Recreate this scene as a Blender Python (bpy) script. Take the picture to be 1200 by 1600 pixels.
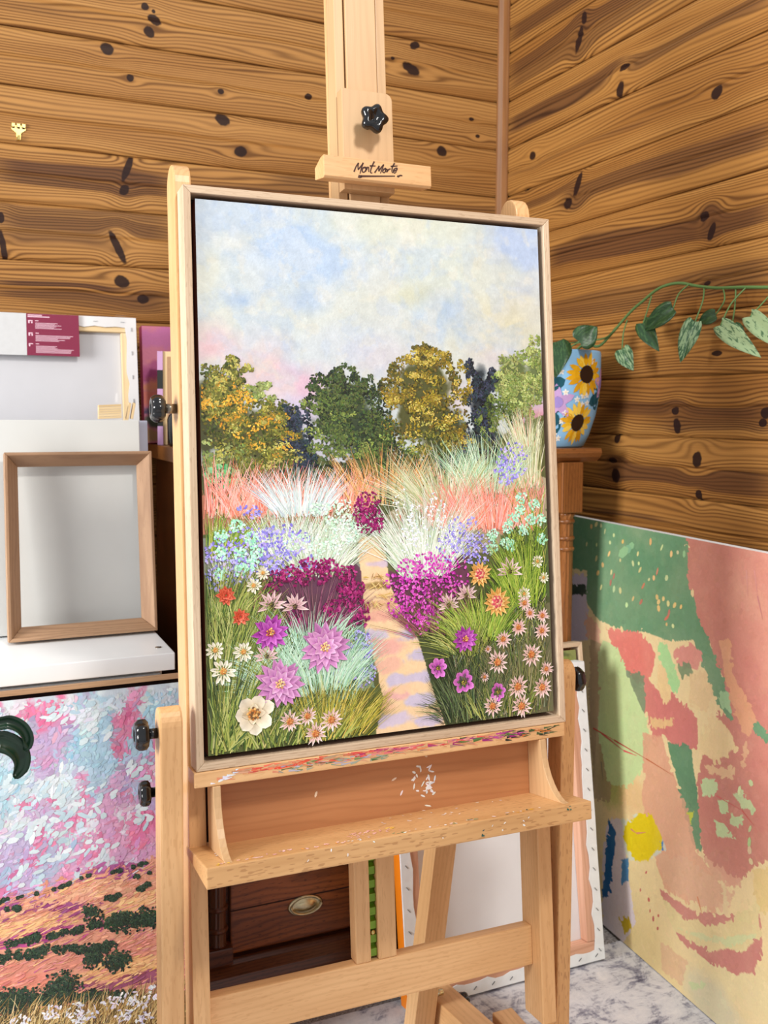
import bpy, bmesh, math, random
import numpy as np
from mathutils import Vector, Matrix

for o in list(bpy.data.objects): bpy.data.objects.remove(o)
scene = bpy.context.scene
COL = scene.collection
V = Vector

# ------------------------------------------------------------------ camera
CAM = V((0, 0, 1.22))
YAW, PITCH, ROLL = (math.radians(a) for a in (24.2357, 3.3766, -0.4054))
fwd = V((math.sin(YAW) * math.cos(PITCH), math.cos(YAW) * math.cos(PITCH), -math.sin(PITCH)))
rgt = V((math.cos(YAW), -math.sin(YAW), 0)); dwn = fwd.cross(rgt)
r2 = rgt * math.cos(ROLL) + dwn * math.sin(ROLL); d2 = dwn * math.cos(ROLL) - rgt * math.sin(ROLL)
cd = bpy.data.cameras.new('camera'); cam = bpy.data.objects.new('camera', cd); COL.objects.link(cam)
cam.matrix_world = Matrix(((r2.x, -d2.x, -fwd.x, CAM.x), (r2.y, -d2.y, -fwd.y, CAM.y), (r2.z, -d2.z, -fwd.z, CAM.z), (0, 0, 0, 1)))
cd.sensor_fit = 'VERTICAL'; cd.sensor_height = 36.0; cd.lens = 36.0 * 1519.04 / 1600
cd.shift_y = -68.1 / 1600; cd.clip_start = 0.05
cd.dof.use_dof = True; cd.dof.focus_distance = 1.52; cd.dof.aperture_fstop = 6.5
scene.camera = cam

# ------------------------------------------------------------------ light: daylight from windows and a ceiling lamp
w = bpy.data.worlds.new('world'); scene.world = w; w.use_nodes = True
bg = w.node_tree.nodes['Background']; bg.inputs[0].default_value = (0.96, 0.98, 1.0, 1); bg.inputs[1].default_value = 0.68

def area(name, loc, target, sx, sy, power, col):
    l = bpy.data.lights.new(name, 'AREA'); l.shape = 'RECTANGLE'; l.size = sx; l.size_y = sy; l.energy = power; l.color = col
    o = bpy.data.objects.new(name, l); COL.objects.link(o); o.location = loc
    o.rotation_euler = (V(target) - V(loc)).to_track_quat('-Z', 'Y').to_euler()
    return o
area('window_light', (-2.3, 1.15, 1.55), (1.4, 1.5, 0.9), 1.0, 1.3, 122, (1.0, 0.98, 0.95))
area('ceiling_lamp_light', (0.72, -0.15, 2.95), (0.72, 1.6, 1.2), 0.28, 0.28, 38, (1.0, 0.95, 0.88))

scene.view_settings.view_transform = 'Standard'; scene.view_settings.look = 'None'
scene.view_settings.exposure = -0.02; scene.view_settings.gamma = 1.0; scene.view_settings.use_curve_mapping = False

# ------------------------------------------------------------------ helpers
RNG = random.Random(7)
def lin(c):
    r = []
    for x in c[:3]:
        x = x / 255.0
        r.append(x / 12.92 if x <= 0.04045 else ((x + 0.055) / 1.055) ** 2.4)
    return tuple(r) + (1.0,)
def linA(a):
    a = np.clip(np.asarray(a, float) / 255.0, 0, 1)
    return np.where(a <= 0.04045, a / 12.92, ((a + 0.055) / 1.055) ** 2.4)

def thing(name, label, cat, loc=(0, 0, 0), group=None):
    o = bpy.data.objects.new(name, None); COL.objects.link(o); o.location = loc
    o.empty_display_size = 0.05; o['label'] = label; o['category'] = cat
    if group: o['group'] = group
    return o
def tag(o, label=None, cat=None, group=None, kind=None):
    if label: o['label'] = label
    if cat: o['category'] = cat
    if group: o['group'] = group
    if kind: o['kind'] = kind
    return o
def world_loc(o):
    p = V((0, 0, 0))
    while o is not None:
        p += V(o.location); o = o.parent
    return p
def link(name, me, mat, parent=None, smooth=False):
    """verts of me are in world space; the object keeps them there whatever its parent's place"""
    o = bpy.data.objects.new(name, me); COL.objects.link(o)
    if mat is not None: me.materials.append(mat)
    if smooth: me.polygons.foreach_set('use_smooth', [True] * len(me.polygons))
    if parent is not None:
        o.parent = parent
        o.location = -world_loc(parent)
    return o

class MB:
    """mesh builder: verts in world space with grain coordinates"""
    def __init__(s): s.v = []; s.f = []; s.lc = []; s.c = None
    def add(s, vs, fs, lcs=None, cols=None):
        b = len(s.v); s.v += [tuple(x) for x in vs]; s.f += [tuple(i + b for i in f) for f in fs]
        s.lc += [tuple(x) for x in (lcs if lcs is not None else vs)]
        if cols is not None:
            if s.c is None: s.c = []
            s.c += list(cols)
    def build(s, name, mat, parent=None, smooth=False, bevel=0.0, seg=2):
        me = bpy.data.meshes.new(name); me.from_pydata(s.v, [], s.f); me.update()
        a = me.attributes.new('lc', 'FLOAT_VECTOR', 'POINT'); a.data.foreach_set('vector', np.array(s.lc, np.float32).ravel())
        if s.c is not None:
            k = me.attributes.new('Col', 'FLOAT_COLOR', 'POINT'); k.data.foreach_set('color', np.array(s.c, np.float32).ravel())
        if bevel > 0:
            bm = bmesh.new(); bm.from_mesh(me)
            bmesh.ops.recalc_face_normals(bm, faces=bm.faces)
            es = [e for e in bm.edges if len(e.link_faces) == 2 and e.calc_face_angle(0) > 0.6]
            bmesh.ops.bevel(bm, geom=es, offset=bevel, segments=seg, affect='EDGES', profile=0.6, clamp_overlap=True)
            bm.to_mesh(me); bm.free()
        else:
            bm = bmesh.new(); bm.from_mesh(me); bmesh.ops.recalc_face_normals(bm, faces=bm.faces); bm.to_mesh(me); bm.free()
        return link(name, me, mat, parent, smooth)

class Fr:
    """a frame: origin and three axes"""
    def __init__(s, o=(0, 0, 0), x=(1, 0, 0), y=(0, 1, 0), z=(0, 0, 1)):
        s.o, s.x, s.y, s.z = V(o), V(x), V(y), V(z)
    def __call__(s, a, b, c): return s.o + s.x * a + s.y * b + s.z * c
WF = Fr()
def offs(): return V((RNG.uniform(0, 9), RNG.uniform(0, 9), RNG.uniform(0, 9)))
def addbox(m, fr, x0, x1, y0, y1, z0, z1, grain=None):
    d = [x1 - x0, y1 - y0, z1 - z0]; g = d.index(max(d)) if grain is None else grain
    of = offs(); vs = []; lc = []
    for X in (x0, x1):
        for Y in (y0, y1):
            for Z in (z0, z1):
                vs.append(fr(X, Y, Z)); p = [X, Y, Z]; p = [p[g], p[(g + 1) % 3], p[(g + 2) % 3]]
                lc.append(V(p) + of)
    m.add(vs, [(0, 1, 3, 2), (4, 6, 7, 5), (0, 4, 5, 1), (2, 3, 7, 6), (0, 2, 6, 4), (1, 5, 7, 3)], lc)
def box(name, mat, parent, fr, x0, x1, y0, y1, z0, z1, bevel=0.002, grain=None, seg=2):
    m = MB(); addbox(m, fr, x0, x1, y0, y1, z0, z1, grain); return m.build(name, mat, parent, bevel=bevel, seg=seg)
def addprism(m, fr, prof, r0, r1, grain=2):
    """prof: (x,y) outline in fr.x, fr.y; extruded along fr.z from r0 to r1"""
    n = len(prof); of = offs()
    vs = [fr(x, y, r0) for x, y in prof] + [fr(x, y, r1) for x, y in prof]
    lc = []
    for r in (r0, r1):
        for x, y in prof:
            p = [x, y, r]; lc.append(V((p[grain], p[(grain + 1) % 3], p[(grain + 2) % 3])) + of)
    fs = [tuple(range(n)), tuple(range(2 * n - 1, n - 1, -1))] + [(i, (i + 1) % n, n + (i + 1) % n, n + i) for i in range(n)]
    m.add(vs, fs, lc)
def prism(name, mat, parent, fr, prof, r0, r1, bevel=0.0015, grain=2, seg=2, smooth=False):
    m = MB(); addprism(m, fr, prof, r0, r1, grain); return m.build(name, mat, parent, bevel=bevel, seg=seg, smooth=smooth)
def addlathe(m, fr, prof, n=24, lobe=None):
    """prof: (radius, height along fr.z)"""
    vs = []; of = offs()
    lc = []
    for r, h in prof:
        for i in range(n):
            a = 2 * math.pi * i / n; q = r * (lobe(a, h) if lobe else 1.0)
            vs.append(fr(q * math.cos(a), q * math.sin(a), h)); lc.append(V((h, q * math.cos(a), q * math.sin(a))) + of)
    fs = []
    for k in range(len(prof) - 1):
        for i in range(n):
            j = (i + 1) % n; fs.append((k * n + i, k * n + j, (k + 1) * n + j, (k + 1) * n + i))
    fs.append(tuple(range(n - 1, -1, -1))); fs.append(tuple((len(prof) - 1) * n + i for i in range(n)))
    m.add(vs, fs, lc)
def lathe(name, mat, parent, fr, prof, n=24, lobe=None, smooth=True):
    m = MB(); addlathe(m, fr, prof, n, lobe); return m.build(name, mat, parent, smooth=smooth)
def addtube(m, pts, rad, n=7, close=True):
    pts = [V(p) for p in pts]; vs = []
    rads = rad if isinstance(rad, (list, tuple)) else [rad] * len(pts)
    t0 = (pts[1] - pts[0]).normalized(); up = V((0, 0, 1)) if abs(t0.z) < 0.9 else V((1, 0, 0)); u = t0.cross(up).normalized()
    for i, p in enumerate(pts):
        t = (pts[min(i + 1, len(pts) - 1)] - pts[max(i - 1, 0)]).normalized()
        u = (u - t * u.dot(t)).normalized(); v = t.cross(u)
        for k in range(n):
            a = 2 * math.pi * k / n; vs.append(p + (u * math.cos(a) + v * math.sin(a)) * rads[i])
    fs = []
    for i in range(len(pts) - 1):
        for k in range(n):
            j = (k + 1) % n; fs.append((i * n + k, i * n + j, (i + 1) * n + j, (i + 1) * n + k))
    if close: fs.append(tuple(range(n - 1, -1, -1))); fs.append(tuple((len(pts) - 1) * n + k for k in range(n)))
    m.add(vs, fs)
def tube(name, mat, parent, pts, rad, n=8):
    m = MB(); addtube(m, pts, rad, n); return m.build(name, mat, parent, smooth=True)
def smooth_path(pts, k=6):
    pts = [V(p) for p in pts]; out = []
    for i in range(len(pts) - 1):
        p0, p1, p2, p3 = pts[max(i - 1, 0)], pts[i], pts[i + 1], pts[min(i + 2, len(pts) - 1)]
        for j in range(k):
            t = j / k
            out.append(0.5 * ((2 * p1) + (p2 - p0) * t + (2 * p0 - 5 * p1 + 4 * p2 - p3) * t * t + (3 * p1 - p0 - 3 * p2 + p3) * t ** 3))
    return out + [pts[-1]]

# ------------------------------------------------------------------ materials
class NT:
    def __init__(s, name):
        s.m = bpy.data.materials.new(name); s.m.use_nodes = True; s.t = s.m.node_tree; s.N = s.t.nodes
        s.b = s.N['Principled BSDF']
    def put(s, sock, val):
        if hasattr(val, 'is_output'): s.t.links.new(val, sock)
        else: sock.default_value = val
    def math(s, op, a, b=0.0, c=None, clamp=False):
        n = s.N.new('ShaderNodeMath'); n.operation = op; n.use_clamp = clamp
        s.put(n.inputs[0], a); s.put(n.inputs[1], b)
        if c is not None: s.put(n.inputs[2], c)
        return n.outputs[0]
    def mix(s, f, a, b):
        n = s.N.new('ShaderNodeMix'); n.data_type = 'RGBA'; s.put(n.inputs[0], f); s.put(n.inputs[6], a); s.put(n.inputs[7], b)
        return n.outputs[2]
    def mul(s, f, a, b):
        n = s.N.new('ShaderNodeMix'); n.data_type = 'RGBA'; n.blend_type = 'MULTIPLY'; s.put(n.inputs[0], f); s.put(n.inputs[6], a); s.put(n.inputs[7], b)
        return n.outputs[2]
    def attr(s, name):
        n = s.N.new('ShaderNodeAttribute'); n.attribute_name = name; return n
    def xyz(s, v):
        n = s.N.new('ShaderNodeSeparateXYZ'); s.put(n.inputs[0], v); return n.outputs
    def comb(s, x, y, z=0.0):
        n = s.N.new('ShaderNodeCombineXYZ'); s.put(n.inputs[0], x); s.put(n.inputs[1], y); s.put(n.inputs[2], z); return n.outputs[0]
    def vmul(s, v, k):
        n = s.N.new('ShaderNodeVectorMath'); n.operation = 'MULTIPLY'; s.put(n.inputs[0], v); n.inputs[1].default_value = k; return n.outputs[0]
    def vadd(s, v, k):
        n = s.N.new('ShaderNodeVectorMath'); n.operation = 'ADD'; s.put(n.inputs[0], v); s.put(n.inputs[1], k); return n.outputs[0]
    def noise(s, v, scale, detail=2.0, rough=0.5, dist=0.0):
        n = s.N.new('ShaderNodeTexNoise'); s.put(n.inputs['Vector'], v); n.inputs['Scale'].default_value = scale
        n.inputs['Detail'].default_value = detail; n.inputs['Roughness'].default_value = rough; n.inputs['Distortion'].default_value = dist
        return n.outputs[0]
    def vor(s, v, scale, out='Distance', feature='F1'):
        n = s.N.new('ShaderNodeTexVoronoi'); n.feature = feature; s.put(n.inputs['Vector'], v); n.inputs['Scale'].default_value = scale; return n.outputs[out]
    def ramp(s, f, stops):
        n = s.N.new('ShaderNodeValToRGB'); s.put(n.inputs[0], f); e = n.color_ramp.elements
        while len(e) > 1: e.remove(e[-1])
        e[0].position = stops[0][0]; e[0].color = stops[0][1]
        for p, c in stops[1:]:
            x = e.new(p); x.color = c
        return n.outputs[0]
    def map(s, f, a, b, c=0.0, d=1.0):
        n = s.N.new('ShaderNodeMapRange'); n.interpolation_type = 'SMOOTHSTEP'; s.put(n.inputs[0], f)
        for i, x in enumerate((a, b, c, d)): n.inputs[i + 1].default_value = x
        return n.outputs[0]
    def bump(s, h, strength, dist):
        n = s.N.new('ShaderNodeBump'); n.inputs['Strength'].default_value = strength; n.inputs['Distance'].default_value = dist; s.put(n.inputs['Height'], h)
        s.t.links.new(n.outputs[0], s.b.inputs['Normal'])
    def done(s, col, rough=0.5, metal=0.0, spec=0.5):
        s.put(s.b.inputs['Base Color'], col); s.put(s.b.inputs['Roughness'], rough); s.b.inputs['Metallic'].default_value = metal
        s.b.inputs['Specular IOR Level'].default_value = spec
        return s.m

def wood(name, light, dark, ring=150.0, fleck=0.0, fleckcol=(120, 75, 40), rough=0.45, lines=0.45, wav=0.03, fiber=0.25):
    """planed wood: slow colour drift, grain lines along x of 'lc', optional beech flecks"""
    n = NT(name); lc = n.attr('lc').outputs['Vector']
    x, y, z = n.xyz(lc)
    warp = n.noise(n.vmul(lc, (1.6, 9, 9)), 1.0, 3.0)
    yy = n.math('ADD', n.math('ADD', y, n.math('MULTIPLY', z, 0.6)), n.math('MULTIPLY', warp, wav * 2))
    sn = n.math('SINE', n.math('MULTIPLY', yy, ring * 6.283))
    ln = n.math('POWER', n.math('MULTIPLY_ADD', sn, 0.5, 0.5), 2.5)
    md = n.noise(n.vmul(lc, (2.5, 30, 30)), 1.0, 2.0)
    fac = n.math('MULTIPLY', ln, n.math('MULTIPLY', md, lines * 1.6))
    fib = n.noise(n.vmul(lc, (18, 700, 700)), 1.0, 2.0)
    fac = n.math('ADD', fac, n.math('MULTIPLY', n.math('SUBTRACT', fib, 0.42), fiber), clamp=True)
    drift = n.noise(n.vmul(lc, (3, 14, 14)), 1.0, 2.0)
    base = n.mix(n.map(drift, 0.3, 0.7), lin(light), lin([0.55 * a + 0.45 * b for a, b in zip(light, dark)]))
    col = n.mix(fac, base, lin(dark))
    if fleck:
        f = n.noise(n.vmul(lc, (70, 420, 420)), 1.0, 0.0)
        col = n.mix(n.math('MULTIPLY', n.map(f, 0.66, 0.72), fleck), col, lin(fleckcol))
    n.bump(fib, 0.12, 0.0006)
    return n.done(col, rough)

def plain(name, col, rough=0.5, metal=0.0, var=0.06, scale=14, spec=0.5, bumpy=0.0, bscale=200):
    n = NT(name); g = n.N.new('ShaderNodeTexCoord').outputs['Object']
    f = n.noise(g, scale, 3.0)
    c = n.mix(f, lin([x * (1 - var) for x in col]), lin([min(255, x * (1 + var)) for x in col]))
    if bumpy: n.bump(n.noise(g, bscale, 2.0), bumpy, 0.001)
    return n.done(c, rough, metal, spec)

def painted(name, rough=0.55, relief=0.25, weave=0.0, spec=0.4):
    """a painted surface: pigments come from the colour attribute laid down stroke by stroke"""
    n = NT(name); c = n.attr('Col').outputs['Color']; g = n.N.new('ShaderNodeTexCoord').outputs['Object']
    f = n.noise(g, 260, 3.0)
    col = n.mul(0.35, c, n.mix(f, (0.72, 0.72, 0.72, 1), (1.2, 1.2, 1.2, 1)))
    if relief: n.bump(n.noise(g, 190, 4.0, 0.6, 0.6), relief, 0.002)
    return n.done(col, rough, 0.0, spec)

M = {}
M['beech'] = wood('beech', (234, 190, 138), (196, 146, 94), 120, 0.2, (176, 118, 66), 0.42, 0.35)
M['beech_fleck'] = wood('beech_fleck', (220, 174, 120), (186, 136, 84), 120, 0.5, (158, 108, 64), 0.42, 0.3)
M['beech_pale'] = wood('beech_pale', (210, 174, 130), (184, 144, 102), 120, 0.0, (180, 120, 70), 0.42, 0.3)
M['ply'] = wood('ply', (200, 142, 96), (160, 104, 64), 60, 0.0, (120, 75, 40), 0.5, 0.35, 0.06)
M['oak'] = wood('oak', (222, 200, 172), (176, 146, 116), 240, 0.3, (150, 120, 92), 0.6, 0.4, 0.015, 0.5)
M['oak_brown'] = wood('oak_brown', (176, 140, 108), (128, 94, 68), 110, 0.2, (110, 80, 58), 0.55, 0.5, 0.05, 0.4)
M['tan_wood'] = wood('tan_wood', (186, 148, 112), (148, 110, 78), 150, 0.2, (120, 85, 60), 0.55, 0.4)
M['pine_bar'] = wood('pine_bar', (226, 178, 150), (190, 134, 104), 90, 0.0, (120, 75, 40), 0.6, 0.45)
M['pine_pale'] = wood('pine_pale', (228, 204, 160), (204, 172, 122), 110, 0.0, (120, 75, 40), 0.6, 0.35)
M['dark_wood'] = wood('dark_wood', (112, 60, 34), (60, 30, 18), 130, 0.4, (30, 14, 8), 0.28, 0.7, 0.03, 0.7)
M['drawer_wood'] = wood('drawer_wood', (166, 94, 44), (92, 46, 22), 110, 0.5, (40, 18, 10), 0.3, 0.8, 0.05, 0.8)
M['dark_wood_sunlit'] = wood('dark_wood_sunlit', (158, 100, 50), (100, 58, 26), 150, 0.4, (70, 36, 16), 0.35, 0.6, 0.02, 0.7)  # chest's dark wood again, sunlight put into its colour: right column and top slab
M['trim_wood'] = wood('trim_wood', (150, 102, 56), (108, 66, 34), 160, 0.0, (60, 30, 10), 0.4, 0.5, 0.01, 0.3)
M['black'] = plain('black_plastic', (16, 17, 20), 0.16, spec=0.6)
M['steel'] = plain('steel', (140, 132, 120), 0.3, 0.9)
M['brass'] = plain('brass', (206, 184, 116), 0.28, 1.0)
M['antique'] = plain('antique_brass', (206, 196, 160), 0.28, 1.0, 0.2, 120)
M['zinc'] = plain('zinc_passivated', (120, 150, 60), 0.3, 0.85, 0.35, 30)
M['white_paint'] = plain('white_lacquer', (242, 245, 247), 0.35, var=0.015)
M['white_board'] = plain('white_board', (206, 208, 206), 0.6, var=0.02)
M['canvas_white'] = plain('canvas_white', (236, 240, 244), 0.8, var=0.02, bumpy=0.12, bscale=900)
M['canvas_grey'] = plain('canvas_grey', (228, 230, 234), 0.85, var=0.02, bumpy=0.1, bscale=900)
M['wrap_white'] = plain('wrap_white', (218, 218, 220), 0.8, var=0.02)
M['wrap_cloth'] = plain('wrap_cloth', (196, 197, 202), 0.85, var=0.02, bumpy=0.1, bscale=900)
M['gesso_edge'] = plain('gesso_edge', (236, 242, 246), 0.7, var=0.03, scale=60, bumpy=0.4, bscale=120)
M['maroon'] = plain('maroon_underpaint', (92, 30, 16), 0.6, var=0.2, scale=60)
M['dark_back'] = plain('dark_back', (46, 20, 14), 0.8, var=0.1)
M['staple'] = plain('staple_steel', (120, 122, 126), 0.35, 0.9)
M['magenta'] = plain('magenta_card', (122, 6, 56), 0.6, var=0.02)
M['card_pale'] = plain('pale_print', (226, 190, 206), 0.5)
M['card_grey'] = plain('grey_card', (196, 198, 200), 0.5, var=0.03, scale=80)
M['jar'] = plain('jar_glass', (20, 26, 30), 0.12, spec=0.7)
M['brand_brown'] = plain('burnt_lettering', (66, 34, 22), 0.7)
M['orange_paint'] = plain('orange_paint', (255, 136, 20), 0.5)
M['bare_wall'] = plain('bare_wall', (96, 64, 34), 0.8)
M['soil'] = plain('soil', (50, 38, 28), 0.95)
M['terracotta'] = plain('terracotta', (150, 90, 62), 0.8)
M['paint'] = painted('oil_paint', 0.5, 0.2)
M['paint_flat'] = painted('acrylic_paint', 0.5, 0.1)
M['impasto'] = painted('impasto_paint', 0.42, 0.12)
M['pot_paint'] = painted('pot_paint', 0.35, 0.04)
n = NT('clear_film'); n.N.remove(n.b)
tr = n.N.new('ShaderNodeBsdfTransparent'); gl = n.N.new('ShaderNodeBsdfGlossy'); gl.inputs['Roughness'].default_value = 0.12
mx = n.N.new('ShaderNodeMixShader'); cr = n.noise(n.N.new('ShaderNodeTexCoord').outputs['Object'], 26, 2.0)
n.t.links.new(n.map(cr, 0.58, 0.85, 0.002, 0.08), mx.inputs[0]); n.t.links.new(tr.outputs[0], mx.inputs[1]); n.t.links.new(gl.outputs[0], mx.inputs[2])
n.t.links.new(mx.outputs[0], n.N['Material Output'].inputs[0]); M['film'] = n.m

def leafmat(name, deep, pale, amount):
    n = NT(name); lc = n.attr('lc').outputs['Vector']; x, y, z = n.xyz(lc)
    rad = n.noise(n.comb(n.math('ADD', n.math('MULTIPLY', x, 60), n.math('MULTIPLY', n.math('ABSOLUTE', y), -60)), n.math('MULTIPLY', y, 260), z), 1.0, 3.0, 0.6)
    col = n.mix(n.map(rad, 0.62 - amount * 0.4, 0.72 - amount * 0.4), lin(deep), lin(pale))
    vein = n.math('POWER', n.math('MULTIPLY_ADD', n.math('SINE', n.math('ADD', n.math('MULTIPLY', x, 620), n.math('MULTIPLY', n.math('ABSOLUTE', y), -520))), 0.5, 0.5), 8.0)
    n.bump(vein, 0.15, 0.001)
    n.b.inputs['Subsurface Weight'].default_value = 0.0
    return n.done(col, 0.4)
M['leaf_dark'] = leafmat('leaf_dark', (34, 66, 36), (58, 92, 52), 0.3)
M['leaf_var'] = leafmat('leaf_variegated', (44, 84, 50), (132, 158, 118), 0.4)
M['leaf_pale'] = leafmat('leaf_pale', (62, 92, 60), (134, 154, 114), 0.6)
M['stem'] = plain('stem_green', (84, 116, 62), 0.5)
M['leaf_strap'] = plain('strap_leaf', (26, 52, 36), 0.3, var=0.2, scale=10)
# ------------------------------------------------------------------ the room: pine board walls, corner trim, carpet
XR, YB = 1.481, 2.464
PITCHB = 0.1341
def ZJ(k): return 2.106 - PITCHB * k
K0, K1 = -4, 15

def pine(name, knots, streaks, seed, tint):
    n = NT(name); lc = n.attr('lc').outputs['Vector']; u, v, _ = n.xyz(lc)
    sd = float(seed) * 3.17
    # wandering of the grain
    wv = n.comb(n.math('MULTIPLY_ADD', u, 1.1, sd), n.math('MULTIPLY', v, 11.0), sd)
    warp = n.noise(wv, 1.0, 2.0, 0.45)
    g = n.math('MULTIPLY_ADD', n.math('SUBTRACT', warp, 0.5), 0.085, v)
    dark = None
    for (ku, kv, ru, rv, ti) in knots:
        du = n.math('SUBTRACT', u, ku); dv = n.math('SUBTRACT', v, kv)
        e = n.math('ADD', n.math('POWER', n.math('ABSOLUTE', n.math('DIVIDE', du, 3.6 * max(ru, 0.008))), 2.0),
                   n.math('POWER', n.math('ABSOLUTE', n.math('DIVIDE', dv, 2.6 * min(max(rv, 0.006), 0.02))), 2.0))
        ex = n.math('EXPONENT', n.math('MULTIPLY', e, -1.0))
        g = n.math('SUBTRACT', g, n.math('MULTIPLY', n.math('MULTIPLY', dv, ex), 0.8))
        ct, st = math.cos(ti), math.sin(ti)
        p = n.math('ADD', n.math('MULTIPLY', du, ct), n.math('MULTIPLY', dv, st))
        q = n.math('SUBTRACT', n.math('MULTIPLY', dv, ct), n.math('MULTIPLY', du, st))
        r = n.math('SQRT', n.math('ADD', n.math('POWER', n.math('ABSOLUTE', n.math('DIVIDE', p, ru)), 2.0), n.math('POWER', n.math('ABSOLUTE', n.math('DIVIDE', q, rv)), 2.0)))
        rn = n.math('ADD', r, n.math('MULTIPLY', n.math('SUBTRACT', n.noise(n.vmul(lc, (70, 70, 1)), 1.0, 2.0), 0.5), 0.5))
        mk = n.map(rn, 1.15, 0.88)
        dark = mk if dark is None else n.math('MAXIMUM', dark, mk)
    freq = 118.0 + 30.0 * ((seed * 37) % 10) / 10
    ph = n.math('MULTIPLY', g, freq * 6.283)
    sn = n.math('MULTIPLY_ADD', n.math('SINE', ph), 0.5, 0.5)
    ln = n.math('POWER', sn, 1.8)
    amp = n.noise(n.comb(n.math('MULTIPLY_ADD', u, 0.7, sd + 4), n.math('MULTIPLY', g, 24.0), 1.0), 1.0, 2.0)
    ln = n.math('MULTIPLY', ln, n.map(amp, 0.25, 0.65, 0.3, 1.0))
    fib = n.noise(n.comb(n.math('MULTIPLY', u, 9.0), n.math('MULTIPLY', v, 620.0), sd), 1.0, 2.0, 0.6)
    drift = n.noise(n.comb(n.math('MULTIPLY_ADD', u, 0.9, sd), n.math('MULTIPLY', g, 13.0), sd), 1.0, 3.0)
    c1 = lin([a * b for a, b in zip((186, 137, 78), tint)]); c2 = lin([a * b for a, b in zip((160, 111, 58), tint)])
    col = n.mix(n.map(drift, 0.3, 0.7), c1, c2)
    col = n.mix(n.math('MULTIPLY', ln, 0.9), col, lin([a * b for a, b in zip((92, 56, 25), tint)]))
    col = n.mix(n.math('MULTIPLY', n.math('SUBTRACT', fib, 0.45, clamp=True), 0.9), col, lin((110, 68, 34)))
    # brown heartwood streaks
    hw = n.noise(n.comb(n.math('MULTIPLY_ADD', u, 0.5, sd + 9), n.math('MULTIPLY', g, 30.0), sd), 1.0, 3.0, 0.6)
    sm = n.map(hw, 0.64, 0.78, 0.0, 0.35)
    for (u0, u1, v0, h, s) in streaks:
        nz = n.math('MULTIPLY', n.math('SUBTRACT', n.noise(n.comb(n.math('MULTIPLY_ADD', u, 2.2, v0 * 50), n.math('MULTIPLY', g, 60.0), 0.0), 1.0, 3.0), 0.5), 1.5 * h)
        dv = n.math('ABSOLUTE', n.math('ADD', n.math('SUBTRACT', g, v0), nz))
        k = n.math('MULTIPLY', n.map(dv, h * 1.5, h * 0.85), n.math('MULTIPLY', n.map(u, u0 - 0.07, u0 + 0.05), n.map(u, u1 + 0.07, u1 - 0.05)))
        sm = n.math('MAXIMUM', sm, n.math('MULTIPLY', k, s))
    col = n.mix(sm, col, n.mix(ln, lin((90, 56, 36)), lin((42, 24, 19))))
    if dark is not None: col = n.mix(n.math('MULTIPLY', dark, 0.96), col, lin((36, 19, 18)))
    n.bump(n.math('ADD', ln, fib), 0.12, 0.0012)
    return n.done(col, n.map(amp, 0.2, 0.8, 0.5, 0.62), 0.0, 0.2)

def board_mesh(name, u0, u1, place):
    prof = [(0.0, -0.011), (0.0014, -0.0105), (0.0018, -0.0045), (0.006, -0.0012), (0.013, 0.0), (PITCHB * 0.5 - 0.006, 0.0), (PITCHB * 0.5 - 0.0015, -0.0024), (PITCHB * 0.5, -0.0034),
            (PITCHB * 0.5 + 0.0015, -0.0024), (PITCHB * 0.5 + 0.006, 0.0), (PITCHB - 0.013, 0.0), (PITCHB - 0.006, -0.0016), (PITCHB - 0.0018, -0.0045), (PITCHB - 0.0014, -0.0105), (PITCHB, -0.011)]
    m = MB(); vs = []; lc = []
    for uu in (u0, u1):
        for v, d in prof: vs.append(place(uu, v, d)); lc.append((uu, v, 0))
        vs.append(place(uu, PITCHB, -0.022)); lc.append((uu, PITCHB, 0)); vs.append(place(uu, 0, -0.022)); lc.append((uu, 0, 0))
    k = len(prof) + 2
    fs = [(i, (i + 1) % k, k + (i + 1) % k, k + i) for i in range(k)] + [tuple(range(k)), tuple(range(2 * k - 1, k - 1, -1))]
    m.add(vs, fs, lc)
    return m

KN_B = [(0.46,2.202,0.0093,0.0086,0.0),(0.483,2.174,0.0171,0.0111,-0.5),(0.47,2.143,0.014,0.012,-0.9),(0.369,2.087,0.0165,0.0137,-0.5),(0.424,2.026,0.0092,0.0086,0.0),(0.649,2.025,0.0083,0.0068,0.0),(0.884,2.044,0.0107,0.0077,0.0),(0.653,1.955,0.0199,0.0137,-0.4),(0.7,1.881,0.0169,0.0137,0.0),(0.415,1.808,0.0085,0.0342,-0.35),(0.407,1.755,0.0107,0.0137,-0.6),(0.125,1.664,0.007,0.0137,0.0),(0.129,1.594,0.007,0.0411,0.15),(0.39,1.616,0.0092,0.0428,0.45),(0.399,1.533,0.0185,0.0145,-0.4),(0.45,1.493,0.0141,0.012,0.0),(1.193,2.224,0.0156,0.0103,0.5),(1.182,2.16,0.0273,0.0137,-0.4),(1.127,2.18,0.0058,0.0043,0.0),(1.374,2.048,0.0083,0.0051,0.0),(1.394,2.003,0.0073,0.0051,0.0),(1.279,1.948,0.0161,0.0137,-0.4),(0.481,2.194,0.0047,0.0051,0.0)]
ST_B = [(0.125,1.789,0.513,1.792,0.0154,0.85),(0.124,1.757,0.513,1.761,0.0137,0.75),(0.123,1.671,0.513,1.679,0.012,0.6),(0.122,1.646,0.512,1.647,0.0171,0.75),(0.122,1.617,0.369,1.611,0.012,0.6),(0.12,1.516,0.399,1.531,0.006,0.9),(0.12,1.494,0.512,1.505,0.0103,0.7),(0.205,1.476,0.511,1.486,0.0068,0.5),(0.574,1.773,1.469,1.799,0.0137,0.5),(0.793,1.809,0.953,1.817,0.0103,0.55),(0.13,2.152,0.271,2.155,0.0086,0.2)]
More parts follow.
